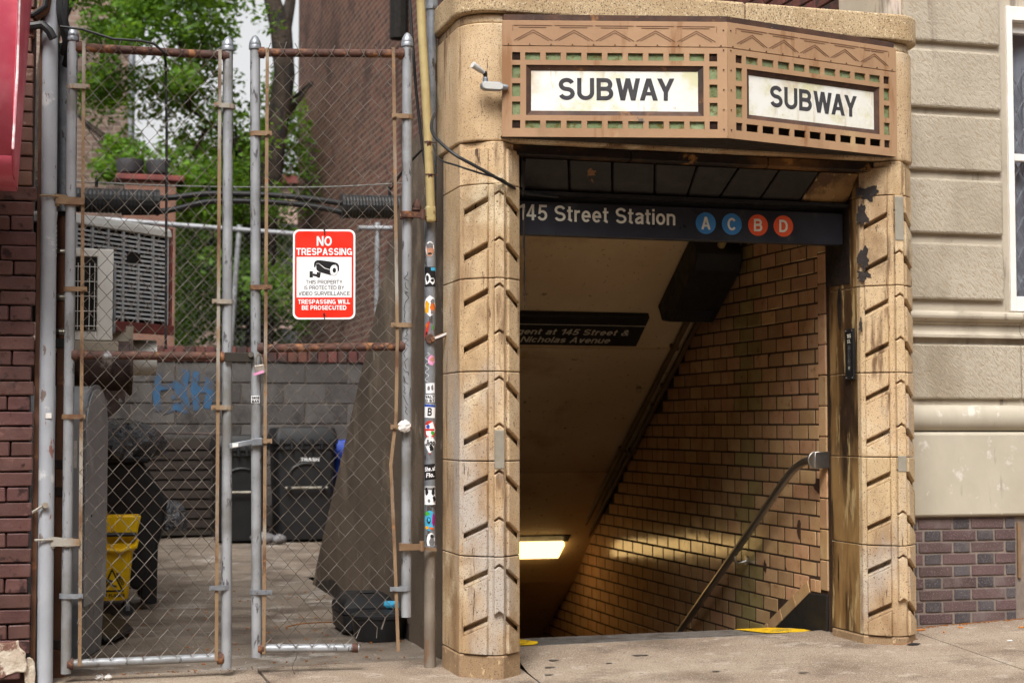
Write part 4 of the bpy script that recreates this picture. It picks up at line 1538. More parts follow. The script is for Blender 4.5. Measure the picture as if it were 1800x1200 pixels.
# ================================================================== stucco building on the right
def stucco_building():
    b = thing('stucco_building', 'beige stucco building with banded blocks and a two colour brick base', 'building', (6.5, 7.9, .2))
    g = G()
    # backing wall with a window opening, from the left corner to well outside the frame
    g.box(4.335, 5.10, 7.834, 8.3, .02, 6.5).box(5.10, 6.25, 7.834, 8.3, .02, 1.795).box(5.10, 6.25, 7.834, 8.3, 3.52, 6.5).box(6.25, 14, 7.834, 8.3, .02, 6.5)
    g.build('wall', 'smooth_stucco', b)
    for z0, z1 in ((3.287, 3.62), (2.924, 3.243), (2.580, 2.884), (2.232, 2.532), (1.872, 2.180)):
        for a, c in ((4.452, 5.052), (6.33, 8.6), (8.65, 11), (11.05, 13.5)):
            g = G()
            g.box(a, c, 7.805, 7.90, z0, z1)
            g.build('rusticated_block', 'tooled_stucco', b, bevel=.012, seg=2)
    # sill moulding
    for a, c in ((4.34, 5.155), (5.158, 9.0), (9.003, 13.5)):
        g = G()
        prof = [(7.87, 1.812)] + [(7.80 + .012 - .030 * math.sin(R(t)), 1.783 + .028 * math.cos(R(t))) for t in range(0, 181, 30)] + [(7.815, 1.745), (7.815, 1.742), (7.83, 1.738), (7.826, 1.70), (7.815, 1.685), (7.80, 1.682), (7.80, 1.664), (7.87, 1.660)]
        g.prof(prof, a, c)
        g.build('sill_moulding', 'smooth_stucco', b, bevel=.002)
        g = G()
        g.box(a, c, 7.812, 7.90, 1.332, 1.628)
        g.build('rusticated_block', 'tooled_stucco', b, bevel=.01, seg=2)
        g = G()
        prof = [(7.87, 1.300)] + [(7.812 - .050 * math.sin(R(t)), 1.228 + .070 * math.cos(R(t))) for t in range(0, 181, 15)] + [(7.87, 1.156)]
        g.prof(prof, a, c)
        g.build('torus_moulding', 'stone_base', b, smooth=True)
        g = G()
        g.prof([(7.87, 1.153), (7.795, 1.153), (7.775, 1.14), (7.772, .708), (7.785, .697), (7.87, .697)], a + (.04 if a > 5 else 0) - (.04 if False else 0), c + .037 if c < 6 else c)
        g.build('plinth_stone', 'stone_base', b, bevel=.004)
    # brick base: stretchers red, headers blue-grey
    g = G()
    g.box(4.34, 5.098, 7.806, 7.87, .03, .695)
    g.box(5.098, 13, 7.806, 7.87, .03, .695)
    mort = g.build('brick_base', 'pale_mortar', b)
    ch = .0634
    for r_ in range(10):
        z = .125 + r_ * ch - .0
        if z + .05 > .70:
            continue
        x = 4.345 - (.02 if r_ % 2 else .165)
        i = 0
        while x < 5.09:
            red = (i % 2 == 0)
            w = .200 if red else .098
            a, c = max(x, 4.345), min(x + w, 5.09)
            if c - a > .02:
                piece('brick', ((a + c) / 2, 7.812 + random.uniform(-.002, .002), z + .0265), c - a - .002, .024, .053 + random.uniform(-.001, .001), 'flemish_red' if red else 'flemish_blue', mort, .003,
                      rot=(0, random.uniform(-.008, .008), 0))
            x += w + .011
            i += 1
    for x in (4.40, 4.60, 4.81, 5.0):
        piece('brick', (x, 7.815, .088), .19, .03, .05, 'flemish_blue', mort, .003)
    # doorway edge right of the brick base
    g = G()
    g.box(5.100, 5.118, 7.79, 7.87, .36, .66)
    g.build('jamb_board', 'rust_tan', b)
    # window
    w = node('window', b)
    for bx_ in ((5.10, 5.135, 7.815, 7.93, 1.815, 3.52), (6.21, 6.249, 7.815, 7.93, 1.815, 3.52), (5.136, 6.209, 7.815, 7.93, 3.44, 3.519)):
        g = G()
        g.box(*bx_)
        g.build('frame', 'window_white', w, bevel=.004)
    for z0, z1, y in ((1.816, 1.90, 7.83), (2.66, 2.70, 7.86), (3.38, 3.439, 7.86)):
        g = G()
        g.box(5.136, 6.209, y, y + .05, z0, z1)
        g.build('sash_bar', 'window_white', w, bevel=.003)
    for z0, z1 in ((1.90, 2.66), (2.70, 3.38)):
        g = G()
        g.box(5.137, 6.208, 7.876, 7.882, z0, z1)
        g.build('pane', 'window_glass', w)
    g = G()
    for i in range(12):
        x = 5.17 + i * .09
        g.tube([(x, 7.912, 1.86), (x, 7.912, 3.2)], .008, 6)
        for k in range(8):
            z = 1.9 + k * .16
            g.tube([(x, 7.902, z), (x + .09, 7.902, z + .16)], .005, 5)
            g.tube([(x, 7.907, z + .16), (x + .09, 7.907, z)], .005, 5)
    g.build('folding_gate', 'gate_white', w)
    g = G()
    n = 60
    g.loft([[(5.1 + 1.15 * i / n, 7.945 + .010 * math.sin(i * 1.1), z) for i in range(n + 1)] for z in (1.8, 3.5)], cap=False, close=False)
    g.build('curtain', 'curtain_grey', w, smooth=True)
    # brick flank wall above the entrance
    g = G()
    g.box(4.47, 4.60, 8.30, 16, 0, 6.5)
    flank = g.build('flank_wall', 'joint_dirt', b)
    for r_ in range(14):
        z = 3.24 + r_ * .072
        for k in range(11):
            y = 8.32 + k * .215 + (.107 if r_ % 2 else 0)
            piece('brick', (4.462, y + .1, z), .03, .203, .062, 'red_brick', flank, .004, rot=(random.uniform(-.01, .01), 0, 0))
    g = G()
    g.box(4.325, 4.345, 7.828, 8.31, 2.9, 6.5)
    g.build('corner_strip', 'smooth_stucco', b)


stucco_building()


# ================================================================== shop on the left
def shop():
    b = thing('shop_building', 'shop corner of dark red painted brick at the left edge', 'building', (-.6, 7.85, 0))
    g = G()
    g.box(-9, -.085, 7.842, 8.7, -.1, 6).box(-9, -.16, 8.7, 18, -.1, 3.3)
    wall = g.build('wall', 'painted_mortar', b)
    ch = .0695
    for r_ in range(50):
        z = .145 + r_ * ch
        high = z > 2.29
        xr = (-.062 if r_ % 6 != 4 else -.078) if not high else -.085
        if r_ % 11 == 7:
            xr -= .012
        x = xr
        off = [.205, .10, .16][r_ % 3]
        first = True
        while x > -.75:
            w = off if first else .203
            first = False
            piece('brick', (x - w / 2, 7.83 + random.uniform(-.003, .003), z + .03), w - .005, .05, ch - .006 + random.uniform(-.001, .001), 'brown_brick' if high else 'painted_brick', wall, .005, rot=(0, random.uniform(-.01, .01), random.uniform(-.006, .006)))
            x -= w + .002
    # cream rubble where the bricks have fallen out at the foot
    g = G()
    g.prism([(-.175 + x, 7.808, .125 + z) for x, z in blob(.105, .085, 18, .22, 4)], (0, -.016, 0))
    g.prism([(-.063 + x, 7.835, .05 + z) for x, z in blob(.030, .09, 12, .25, 8)], (0, -.02, 0))
    g.build('exposed_rubble', 'rubble', b, bevel=.008, seg=2)
    for z, x1 in ((.03, -.085), (.10, -.16)):
        g = G()
        g.box(-.6, x1 - .02, 7.80, 7.85, z, z + .055)
        g.build('foot_brick', 'painted_brick', b, bevel=.006)
    # steel angle at the corner
    g = G()
    g.box(-.062, -.040, 7.86, 7.868, 0, 3.4).box(-.046, -.040, 7.869, 7.93, 0, 3.4)
    g.build('corner_angle', 'brown_pipe', b)


shop()

# unseen flats added across the street to keep the low sky off the stairwell
op = thing('added_flats', 'unseen brick flats added across the street to block the low sky', 'building', (0, -16, 0))
g = G()
g.box(-45, 45, -26, -15.2, -.15, 15.5)
g.build('wall', 'opposite_brick', op)
for i in range(14):
    for j in range(4):
        x, z = -39 + i * 6, 1.2 + j * 3.2
        g = G()
        g.box(x, x + 1.3, -15.2, -15.12, z, z + 1.9)
        g.build('window', 'window_glass' if False else 'planter_dark', op)
g = G()
g.box(-45.2, 45.2, -15.6, -14.9, 15.5, 16)
g.build('cornice', 'smooth_stucco', op)

aw = thing('awning', 'red cloth shop awning at the upper left corner', 'awning', (-1.2, 7.5, 2.3))
g = G()
# front face, underside and sagging right end of the cloth box
f = [(-.165, 7.18, 2.335), (-.150, 7.20, 2.7), (-.145, 7.22, 3.4)]
g.add([(-3, 7.18, 2.335), (-.165, 7.18, 2.335), (-.150, 7.20, 2.7), (-3, 7.20, 2.7), (-.145, 7.22, 3.5), (-3, 7.22, 3.5)], [(0, 1, 2, 3), (3, 2, 4, 5)])
g.add([(-3, 7.18, 2.335), (-.165, 7.18, 2.335), (-.162, 7.24, 2.265), (-.150, 7.62, 2.245), (-3, 7.62, 2.245), (-3, 7.24, 2.265)], [(0, 1, 2, 5), (5, 2, 3, 4)])
rows = []
for k in range(13):
    t = k / 12
    z = 2.247 + t * 1.25
    fr_ = Vector((-.165 + .02 * min(1, (z - 2.335) / 1.1) if z > 2.335 else -.163, 7.185 if z > 2.335 else 7.24, max(z, 2.262)))
    bk = Vector((-.150 + .055 * min(1, t * 1.25), 7.62, z))
    row = []
    for i in range(9):
        s = i / 8
        p = fr_.lerp(bk, s)
        p.x += .010 * math.sin(s * 9 + t * 5) * s * (1 - s) * 3
        row.append(p)
    rows.append(row)
g.loft(rows, cap=False, close=False)
cl = g.build('cloth', 'awning_cloth', aw, smooth=True, angle=50)
m_ = cl.modifiers.new('thick', 'SOLIDIFY')
m_.thickness = .004
g = G()
g.tube([(-.160, 7.176, 2.36), (-.147, 7.19, 2.7), (-.141, 7.21, 3.45)], .006, 6)
g.build('piping', 'awning_piping', aw)
g = G()
g.tube([(-3, 7.25, 2.30), (-.2, 7.25, 2.30), (-.2, 7.6, 2.29)], .014, 8)
g.build('frame', 'black_metal', aw)


# ------------------------------------------------------------------ pipes on the left
pp = thing('vent_pipe', 'tall grey painted pipe with peeling rust beside the painted brick', 'pipe', (-.002, 7.86, 0))
g = G()
g.tube([(-.018, 7.86, 3.5), (-.006, 7.86, 1.6), (.004, 7.86, -.02)], .0365, 18)
g.build('shaft', 'grey_paint_pipe', pp, smooth=True)
for z in (2.255, .66):
    g = G()
    g.tube([(-.05, 7.82, z), (-.01, 7.812, z), (.03, 7.825, z)], .006, 6)
    g.obox((.045, 7.84, z), (.03, 0, -.004), (0, .012, 0), (0, 0, .010))
    g.build('clamp', 'rust_tan', pp)
g = G()
g.tube([(-.065, 7.82, .785), (-.02, 7.81, .815)], .007, 6)
g.cyl((-.012, 7.822, .818), (-.004, 7.80, .82), .014, n=10)
g.build('anchor', 'rust_tan', pp)
g = G()
g.obox((.003, 7.821, 1.232), (.013, 0, 0), (0, .0015, 0), (0, 0, .012))
g.build('paper_tag', 'paper_white', pp)
gd = thing('galvanised_duct', 'upper galvanised steel pipe behind the grey pipe at left', 'pipe', (.055, 8.02, 2.2))
g = G()
g.tube([(.045, 8.03, 3.02), (.058, 8.03, 2.21)], .034, 16)
g.build('shaft', 'galvanised', gd, smooth=True)
dp = thing('drain_pipe', 'brown drain pipe with steel band clamps below the galvanised pipe', 'pipe', (.07, 8.06, 0))
g = G()
g.tube([(.058, 8.06, 2.20), (.062, 8.06, 1.92)], .030, 14)
g.tube([(.062, 8.06, 2.02), (.064, 8.06, 1.72)], .033, 14)
g.tube([(.066, 8.06, 1.76), (.067, 8.06, 1.60)], .036, 14)
g.build('pipe', 'brown_pipe', dp, smooth=True)
for z, h in ((2.02, .02), (1.80, .03), (1.635, .03)):
    g = G()
    g.tube([(.064, 8.06, z - h / 2), (.064, 8.06, z + h / 2)], .039, 16)
    g.tube([(.045, 8.025, z), (.085, 8.025, z)], .006, 6)
    g.build('band_clamp', 'clamp_steel', dp)
g = G()
g.box(.036, .095, 8.03, 8.09, -.01, 1.6)
g.build('leader_box', 'brown_pipe', dp, bevel=.004)
for z in (2.19, 1.555, .98, .85, .13):
    g = G()
    g.box(.030, .101, 8.024, 8.096, z, z + .045)
    g.build('collar', 'black_metal' if z > 1 else 'rusty_duct', dp, bevel=.003)
# black cables and weather head at the top left
wh = thing('cable_bundle', 'bundle of black cables above the pipes at upper left', 'cables', (.02, 7.85, 3.0))
for k, pts in enumerate(([(-.12, 7.8, 3.04), (-.05, 7.78, 3.05), (-.02, 7.77, 3.02), (0, 7.77, 2.985)], [(.02, 7.9, 3.6), (.01, 7.86, 3.25), (.03, 7.84, 3.12), (.06, 7.86, 3.0), (.05, 7.92, 2.95)], [(.06, 7.9, 3.6), (.05, 7.86, 3.25), (.045, 7.85, 3.1), (.075, 7.88, 2.98), (.06, 7.95, 2.9)], [(-.15, 7.83, 3.10), (-.09, 7.80, 3.10), (-.04, 7.79, 3.14), (-.02, 7.8, 3.3)])):
    g = G()
    g.tube(pts, .02 if k != 3 else .014, 8)
    g.build('cable', 'black_cable', wh, smooth=True)
g = G()
g.tube([(-.14, 7.84, 3.11), (-.08, 7.82, 3.10), (-.045, 7.82, 3.13), (-.035, 7.82, 3.2), (-.035, 7.82, 3.5)], .028, 10)
g.build('weather_head', 'brown_pipe', wh, smooth=True)
g = G()
g.tube([(.03, 7.82, 3.055), (.13, 7.80, 3.045), (.27, 7.80, 3.008), (.39, 7.80, 3.008), (.46, 7.81, 3.0), (.51, 7.83, 2.965), (.522, 7.90, 2.93), (.53, 7.9, 2.6), (.537, 7.9, 1.55)], .0062, 6)
tag(g.build('gate_cable', 'black_cable', smooth=True), 'black cable drooping over the left gate leaf and hanging down behind it', 'cable')


# ================================================================== chain link gate
def chain(g, fx, x0, x1, z0, z1, W=.0745, H=.087, r=.0021, tops=.03, skip=None, seg=5):
    """zigzag wires hooked into each other; fx(x, d) -> (X, Y) of the leaf"""
    nw = int((x1 - x0) / (W / 2))
    step = (x1 - x0) / nw
    for i in range(nw):
        a, b = x0 + i * step, x0 + (i + 1) * step
        pts = []
        k = 0
        z = z0
        ph = i % 2
        while z <= z1:
            side = (k + ph) % 2
            x = (b + .0016) if side else (a - .0016)
            d = .0022 if (i % 2 == 0) else -.0022
            X, Y = fx(x + random.uniform(-.0012, .0012), d if side else -d)
            pts.append((X, Y, z + random.uniform(-.0015, .0015)))
            z += H / 2
            k += 1
        if tops:
            X, Y = fx((a + b) / 2 + (-.004 if k % 2 else .004), 0)
            pts.append((X, Y - .004, z - H / 4 + tops * random.uniform(.2, 1)))
        if skip:
            pts = skip(i, nw, pts)
        if len(pts) > 1:
            g.tube(pts, r, seg, cap=False)


def stile(g, p0, p1, r=.0245):
    g.tube([p0, p1], r, 18)


def cap_on(parent, p):
    g = G()
    g.lathe(p, [(.030, -.02), (.031, -.004), (.029, 0), (.030, .004), (.026, .02), (.014, .042), (.003, .05)], 16)
    g.build('post_cap', 'galvanised', parent, smooth=True)


# left leaf stands square to the street
lf1 = thing('gate_leaf', 'left chain link gate leaf with a complete pipe frame', 'gate', (.46, 7.86, .05), 'alley gate leaves')
for (xt, xb, zb, zt) in ((.087, .098, .04, 3.02), (.814, .834, .035, 3.02)):
    g = G()
    stile(g, (xt, 7.86, zt), (xb, 7.86, zb))
    g.build('stile', 'post_paint', lf1, smooth=True)
    cap_on(lf1, (xt, 7.86, zt))
for z, m in ((2.972, 'rust'), (1.515, 'rust'), (.083, 'post_paint')):
    g = G()
    g.tube([(.10, 7.86, z), (.825, 7.86, z + .004)], .0205, 16)
    g.build('rail', m, lf1, smooth=True)
    for x in (.115, .805):
        g = G()
        g.tube([(x - .014, 7.86, z), (x + .014, 7.86, z)], .029, 14)
        g.build('rail_collar', 'rust', lf1, smooth=True)
for xt, xb in ((.138, .158), (.774, .784)):
    g = G()
    g.prism([(xt - .008, 7.836, 3.0), (xt + .008, 7.836, 3.0), (xb + .008, 7.836, .075), (xb - .008, 7.836, .075)], (0, .005, 0))
    g.build('tension_bar', 'rust_tan', lf1)
g = G()
chain(g, lambda x, d: (x, 7.838 + d), .146, .782, .10, 2.99)
o = g.build('chain_link', 'fence_wire', lf1)
o['kind'] = 'stuff'
for x, zs, sgn in ((.093, (2.781, 1.824, 1.228, .397), 1), (.822, (2.727, 1.78, 1.272, .418), -1)):
    for z in zs:
        g = G()
        g.tube([(x - sgn * .03, 7.86, z - .011), (x - sgn * .03, 7.86, z + .011)], .001, 4)
        ring = []
        for zz in (z - .011, z + .011):
            ring.append([(x + .030 * math.cos(2 * math.pi * k / 18), 7.86 + .030 * math.sin(2 * math.pi * k / 18), zz) for k in range(18)])
        g.loft(ring)
        g.box(min(x, x + sgn * .075), max(x, x + sgn * .075), 7.825, 7.834, z - .011, z + .011)
        g.cyl((x + sgn * .062, 7.826, z), (x + sgn * .062, 7.818, z), .007, n=8)
        g.build('tension_band', 'rust_tan' if z > .5 else 'galvanised', lf1)
for z in (2.236, .645):
    g = G()
    ring = [[(.095 + .034 * math.cos(2 * math.pi * k / 18), 7.86 + .034 * math.sin(2 * math.pi * k / 18), zz) for k in range(18)] for zz in (z - .02, z + .02)]
    g.loft(ring)
    g.box(.02, .15, 7.825, 7.85, z - .016, z + .016)
    g.cyl((.03, 7.84, z - .024), (.03, 7.84, z + .026), .012, n=8)
    g.build('hinge', 'rust_tan', lf1)

# right leaf, swung a little towards the street and torn at the bottom corner
E0, E1 = Vector((.945, 7.86, 0)), Vector((1.678, 7.745, 0))
LU = (E1 - E0).normalized()
LN = LU.cross(Vector((0, 0, 1)))
LL = (E1 - E0).length
Lp = lambda s, d, z: E0 + LU * s + LN * d + Vector((0, 0, z))
lf2 = thing('gate_leaf', 'right chain link gate leaf with a broken bottom rail', 'gate', tuple(Lp(LL / 2, 0, .05)), 'alley gate leaves')
for (st_, sb, zb, zt) in ((0.0, .032, .082, 3.035), (LL, LL + .004, .262, 3.07)):
    g = G()
    stile(g, Lp(st_, 0, zt), Lp(sb, 0, zb))
    g.build('stile', 'post_paint', lf2, smooth=True)
    cap_on(lf2, Lp(st_, 0, zt))
for s0, s1, z0, z1, m in ((.01, LL - .01, 3.0, 3.015, 'rust'), (.015, LL, 1.558, 1.572, 'rust'), (.03, .52, .123, .118, 'post_paint')):
    g = G()
    g.tube([Lp(s0, 0, z0), Lp(s1, 0, z1)], .0205, 16)
    g.build('rail', m, lf2, smooth=True)
    for s, z in ((s0 + .022, z0), (s1 - .02, z1)):
        g = G()
        g.tube([Lp(s - .014, 0, z), Lp(s + .014, 0, z)], .028 if s < .5 or z > 1 else .0225, 14)
        g.build('rail_collar', 'rust', lf2, smooth=True)
for pts in ([(.06, 3.02), (.066, .10)], [(LL - .07, 3.04), (LL - .045, 1.6), (LL - .05, 1.22), (LL - .075, 1.0), (LL - .055, .6), (LL - .035, .10)]):
    g = G()
    for (sa, za), (sb, zb) in zip(pts[:-1], pts[1:]):
        g.prism([Lp(sa - .008, .025, za), Lp(sa + .008, .025, za), Lp(sb + .008, .025, zb), Lp(sb - .008, .025, zb)], -LN * .005)
    g.build('tension_bar', 'rust_tan', lf2)


def torn(i, nw, pts):
    if i > nw * .72:
        cut = .16 + .10 * (i - nw * .72) / (nw * .28) + random.uniform(0, .05)
        pts = [p for p in pts if p[2] > cut]
        p = pts[0]
        pts = [(p[0] + random.uniform(-.03, .01), p[1] - random.uniform(0, .03), p[2] - .05)] + pts
    return pts


g = G()
chain(g, lambda x, d: tuple(Lp(x, .022 - d, 0))[:2], .06, LL - .06, .13, 3.02, skip=torn)
o = g.build('chain_link', 'fence_wire', lf2)
o['kind'] = 'stuff'
for s, zs, sgn in ((.005, (2.60, 1.852, 1.112, .392), 1), (LL, (2.70, 1.675, 1.18, .40), -1)):
    for z in zs:
        s2 = s + (.025 * (1 - z / 3) if sgn > 0 else 0)
        g = G()
        c = Lp(s2, 0, z)
        g.loft([[(c.x + .030 * math.cos(2 * math.pi * k / 18), c.y + .030 * math.sin(2 * math.pi * k / 18), zz) for k in range(18)] for zz in (z - .011, z + .011)])
        g.obox(Lp(s2 + sgn * .035, .03, z), LU * .042, LN * .0045, (0, 0, .011))
        g.cyl(Lp(s2 + sgn * .06, .034, z), Lp(s2 + sgn * .06, .042, z), .007, n=8)
        g.build('tension_band', 'rust_tan' if z > .5 else 'galvanised', lf2)
for z in (2.215, .60):
    c = Lp(LL, 0, z)
    g = G()
    g.loft([[(c.x + .034 * math.cos(2 * math.pi * k / 18), c.y + .034 * math.sin(2 * math.pi * k / 18), zz) for k in range(18)] for zz in (z - .018, z + .018)])
    g.obox(c + Vector((.02, -.034, 0)), (.062, .012, 0), (0, .010, 0), (0, 0, .014))
    g.cyl(c + Vector((.075, -.026, -.02)), c + Vector((.075, -.026, .028)), .013, n=8)
    g.obox(c + Vector((.11, 0, -.012)), (.045, .012, -.006), (0, .007, 0), (0, 0, .008))
    g.build('hinge', 'rust' if z > 1 else 'rust_tan', lf2)
# marker scrawl running down the right stile
g = G()
rr = random.Random(5)
z = 1.93
rad = .0253


def on_post(a, zz):
    c = Lp(LL, 0, zz)
    an = R(-105) + a / rad
    return (c.x + rad * math.cos(an), c.y + rad * math.sin(an), zz)


while z > 1.24:
    h = rr.uniform(.025, .05)
    n = rr.choice((3, 4, 4, 5))
    st_ = [(rr.uniform(-.013, .013), z - h * k / (n - 1) + rr.uniform(-.006, .006)) for k in range(n)]
    if rr.random() < .5:
        st_[0] = (-.013, st_[0][1])
        st_[-1] = (.012, st_[-1][1])
    fine = []
    for (a, za), (b, zb) in zip(st_[:-1], st_[1:]):
        for t in (0, .33, .66):
            fine.append(on_post(a + (b - a) * t, za + (zb - za) * t))
    fine.append(on_post(*st_[-1]))
    g.tube(fine, .0014, 4)
    z -= h + rr.uniform(.002, .012)
g.build('marker_scrawl', 'print_black', lf2)
g = G()
c = Lp(.017, .0255, 1.312)
g.obox(c, LU * .020, LN * .001, (0, 0, .017))
stk = g.build('sticker', 'print_white', lf2)
text('SNOE', 'print_black', stk, c + LN * .0012 + Vector((0, 0, .001)), LU, (0, 0, 1), .013, .037, 'C', bold=.24)
text('MAN', 'print_black', stk, c + LN * .0012 - Vector((0, 0, .015)), LU, (0, 0, 1), .013, .035, 'C', bold=.24)

# latch plates and lock between the leaves
lt = thing('gate_latch', 'dark steel latch channel bridging the two gate leaves', 'latch', (.88, 7.83, 1.5))
g = G()
g.box(.808, .945, 7.812, 7.832, 1.490, 1.536)
g.build('channel', 'housing_dark', lt, bevel=.003)
g = G()
g.cyl((.93, 7.812, 1.525), (.93, 7.800, 1.525), .012, n=10)
g.build('bolt', 'clamp_steel', lt)
l2 = thing('chain_tensioner', 'small weathered hasp strap between the gate posts below the lock', 'hasp', (.9, 7.83, 1.1))
g = G()
g.obox((.89, 7.822, 1.098), (.055, 0, .010), (0, .006, 0), (0, 0, .013))
g.obox((.965, 7.818, 1.108), (.025, 0, .002), (0, .010, 0), (0, 0, .018))
g.build('strap', 'galvanised', l2, bevel=.003)
g = G()
g.obox((.862, 7.8155, 1.093), (.014, 0, .002), (0, .0008, 0), (0, 0, .009))
g.build('tag', 'paper_white', l2)
pk = thing('padlock', 'small padlock with a pink sticker hanging from the gate latch', 'padlock', (.975, 7.80, 1.45))
g = G()
g.tube([(.955, 7.80, 1.475), (.955, 7.798, 1.51), (.964, 7.797, 1.53), (.976, 7.797, 1.525), (.985, 7.80, 1.505), (.988, 7.80, 1.475)], .0045, 8)
g.build('shackle', 'clamp_steel', pk, smooth=True)
g = G()
g.obox((.973, 7.80, 1.455), (.024, 0, .004), (0, .011, 0), (-.004, 0, .022))
g.build('body', 'padlock_body', pk, bevel=.005, seg=2)
g = G()
g.obox((.966, 7.787, 1.437), (.024, -.001, .008), (0, .0015, 0), (-.001, 0, .006))
g.build('pink_tape', 'ink_pink', pk)
# scrap of paper stuck on the fence
g = G()
g.ball((1.662, 7.70, 1.183), .030, .014, .028, 14, 10, .22)
tag(g.build('paper_scrap', 'paper_white'), 'crumpled white paper scrap caught on the right gate post', 'paper')


# ------------------------------------------------------------------ no trespassing sign
nt = thing('warning_sign', 'red and white no trespassing sign wired to the right gate leaf', 'sign', tuple(Lp(.34, .04, 1.7)))
SW, SH = .300, .436
so = Lp(.192, .034, 1.697)
su, sz = (LU + Vector((0, 0, .012))).normalized(), Vector((-.004, 0, 1)).normalized()
sn = su.cross(sz)


def rrect(x0, x1, y0, y1, r, n=6):
    return arc(x1 - r, y0 + r, r, -90, 0, n) + arc(x1 - r, y1 - r, r, 0, 90, n) + arc(x0 + r, y1 - r, r, 90, 180, n) + arc(x0 + r, y0 + r, r, 180, 270, n)


def sp(a, b, d=0):
    return so + su * a + sz * b + sn * d


def flat(poly, mat, d, parent, name, th=.0008):
    g = G()
    g.prism([sp(a, b, d) for a, b in poly], sn * th)
    return g.build(name, mat, parent)


plate = flat(rrect(0, SW, 0, SH, .03), 'print_white', 0, nt, 'plate', .003)
flat(rrect(.009, SW - .009, .009, SH - .009, .024), 'print_red', .0032, nt, 'red_field')
flat([(.018, .106), (SW - .018, .106), (SW - .018, .302), (.018, .302)], 'print_white', .0042, nt, 'white_field')
for s, b, h, w, m in (('NO', .356, .047, .072, 'print_white'), ('TRESPASSING', .311, .034, .268, 'print_white'), ('THIS PROPERTY', .171, .019, .176, 'print_black'), ('IS PROTECTED BY', .1435, .019, .194, 'print_black'), ('VIDEO SURVEILLANCE', .1155, .019, .246, 'print_black'), ('TRESPASSING WILL', .0745, .0215, .250, 'print_white'), ('BE PROSECUTED', .0455, .0215, .214, 'print_white')):
    bold = .175 if m == 'print_white' else .135
    text(s, m, nt, sp(SW / 2, b, .0052), su, sz, h, w, 'C', bold=bold, thick_=.0005)
# camera pictogram
ico = node('camera_pictogram', nt)
k = .00100
px = lambda x, y: (.018 + (x - 150) * .000441, .302 - (y - 408) * .000437)
flat([px(*p) for p in [(338, 480), (350, 455), (375, 444), (405, 443), (560, 465), (595, 478), (612, 505), (612, 560), (598, 570), (596, 520), (575, 492), (545, 495), (525, 515), (512, 545), (460, 530), (420, 500), (390, 475), (362, 478), (352, 525), (338, 520)]], 'print_black', .0052, ico, 'hood')
flat([px(*p) for p in [(360, 485), (390, 482), (415, 505), (455, 537), (510, 552), (512, 580), (525, 612), (395, 575), (365, 548)]], 'print_black', .0052, ico, 'barrel')
flat([px(555 + 45 * math.cos(t / 20 * 2 * math.pi), 555 + 62 * math.sin(t / 20 * 2 * math.pi)) for t in range(20)], 'ink_grey', .0050, ico, 'lens_ring')
flat([px(555 + 41 * math.cos(t / 20 * 2 * math.pi), 555 + 58 * math.sin(t / 20 * 2 * math.pi)) for t in range(20)], 'print_white', .0060, ico, 'lens_face')
flat([px(560 + 19 * math.cos(t / 20 * 2 * math.pi), 556 + 27 * math.sin(t / 20 * 2 * math.pi)) for t in range(20)], 'print_black', .0070, ico, 'lens')
flat([px(*p) for p in [(290, 566), (326, 566), (326, 636), (290, 636)]], 'print_black', .0052, ico, 'wall_plate')
flat([px(*p) for p in [(327, 590), (368, 600), (368, 575), (412, 582), (404, 636), (380, 640), (366, 626), (327, 616)]], 'print_black', .0052, ico, 'arm')
for b in (.428, .018):
    g = G()
    g.tube([sp(.15, b + .014, -.012), sp(.15, b + .014, .008), sp(.151, b - .010, .009), sp(.153, b - .02, .006)], .0022, 6)
    g.tube([sp(.146, b + .008, .009), sp(.155, b + .002, .009)], .0035, 6)
    g.build('wire_tie', 'print_black', nt)


# ================================================================== pole with stickers and conduits
PX, PY, PR = 1.812, 7.80, .029
pole = thing('sticker_pole', 'grey steel pole covered in stickers beside the left column', 'pole', (PX, PY, 0))
g = G()
g.tube([(PX, PY, -.03), (PX, PY, .59)], PR, 20)
g.build('lower_shaft', 'weathered_pole', pole, smooth=True)
g = G()
g.tube([(PX, PY, .592), (PX - .004, PY, 2.26)], PR, 20)
g.build('shaft', 'galvanised', pole, smooth=True)
g = G()
g.tube([(PX, PY, .585), (PX, PY, .60)], PR + .004, 20)
g.build('collar', 'galvanised', pole, smooth=True)


def on_pole(a, z, d=.0006):
    an = R(-105) + a / PR
    x0 = PX - .004 * max(0, (z - .6)) / 1.6
    return Vector((x0 + (PR + d) * math.cos(an), PY + (PR + d) * math.sin(an), z))


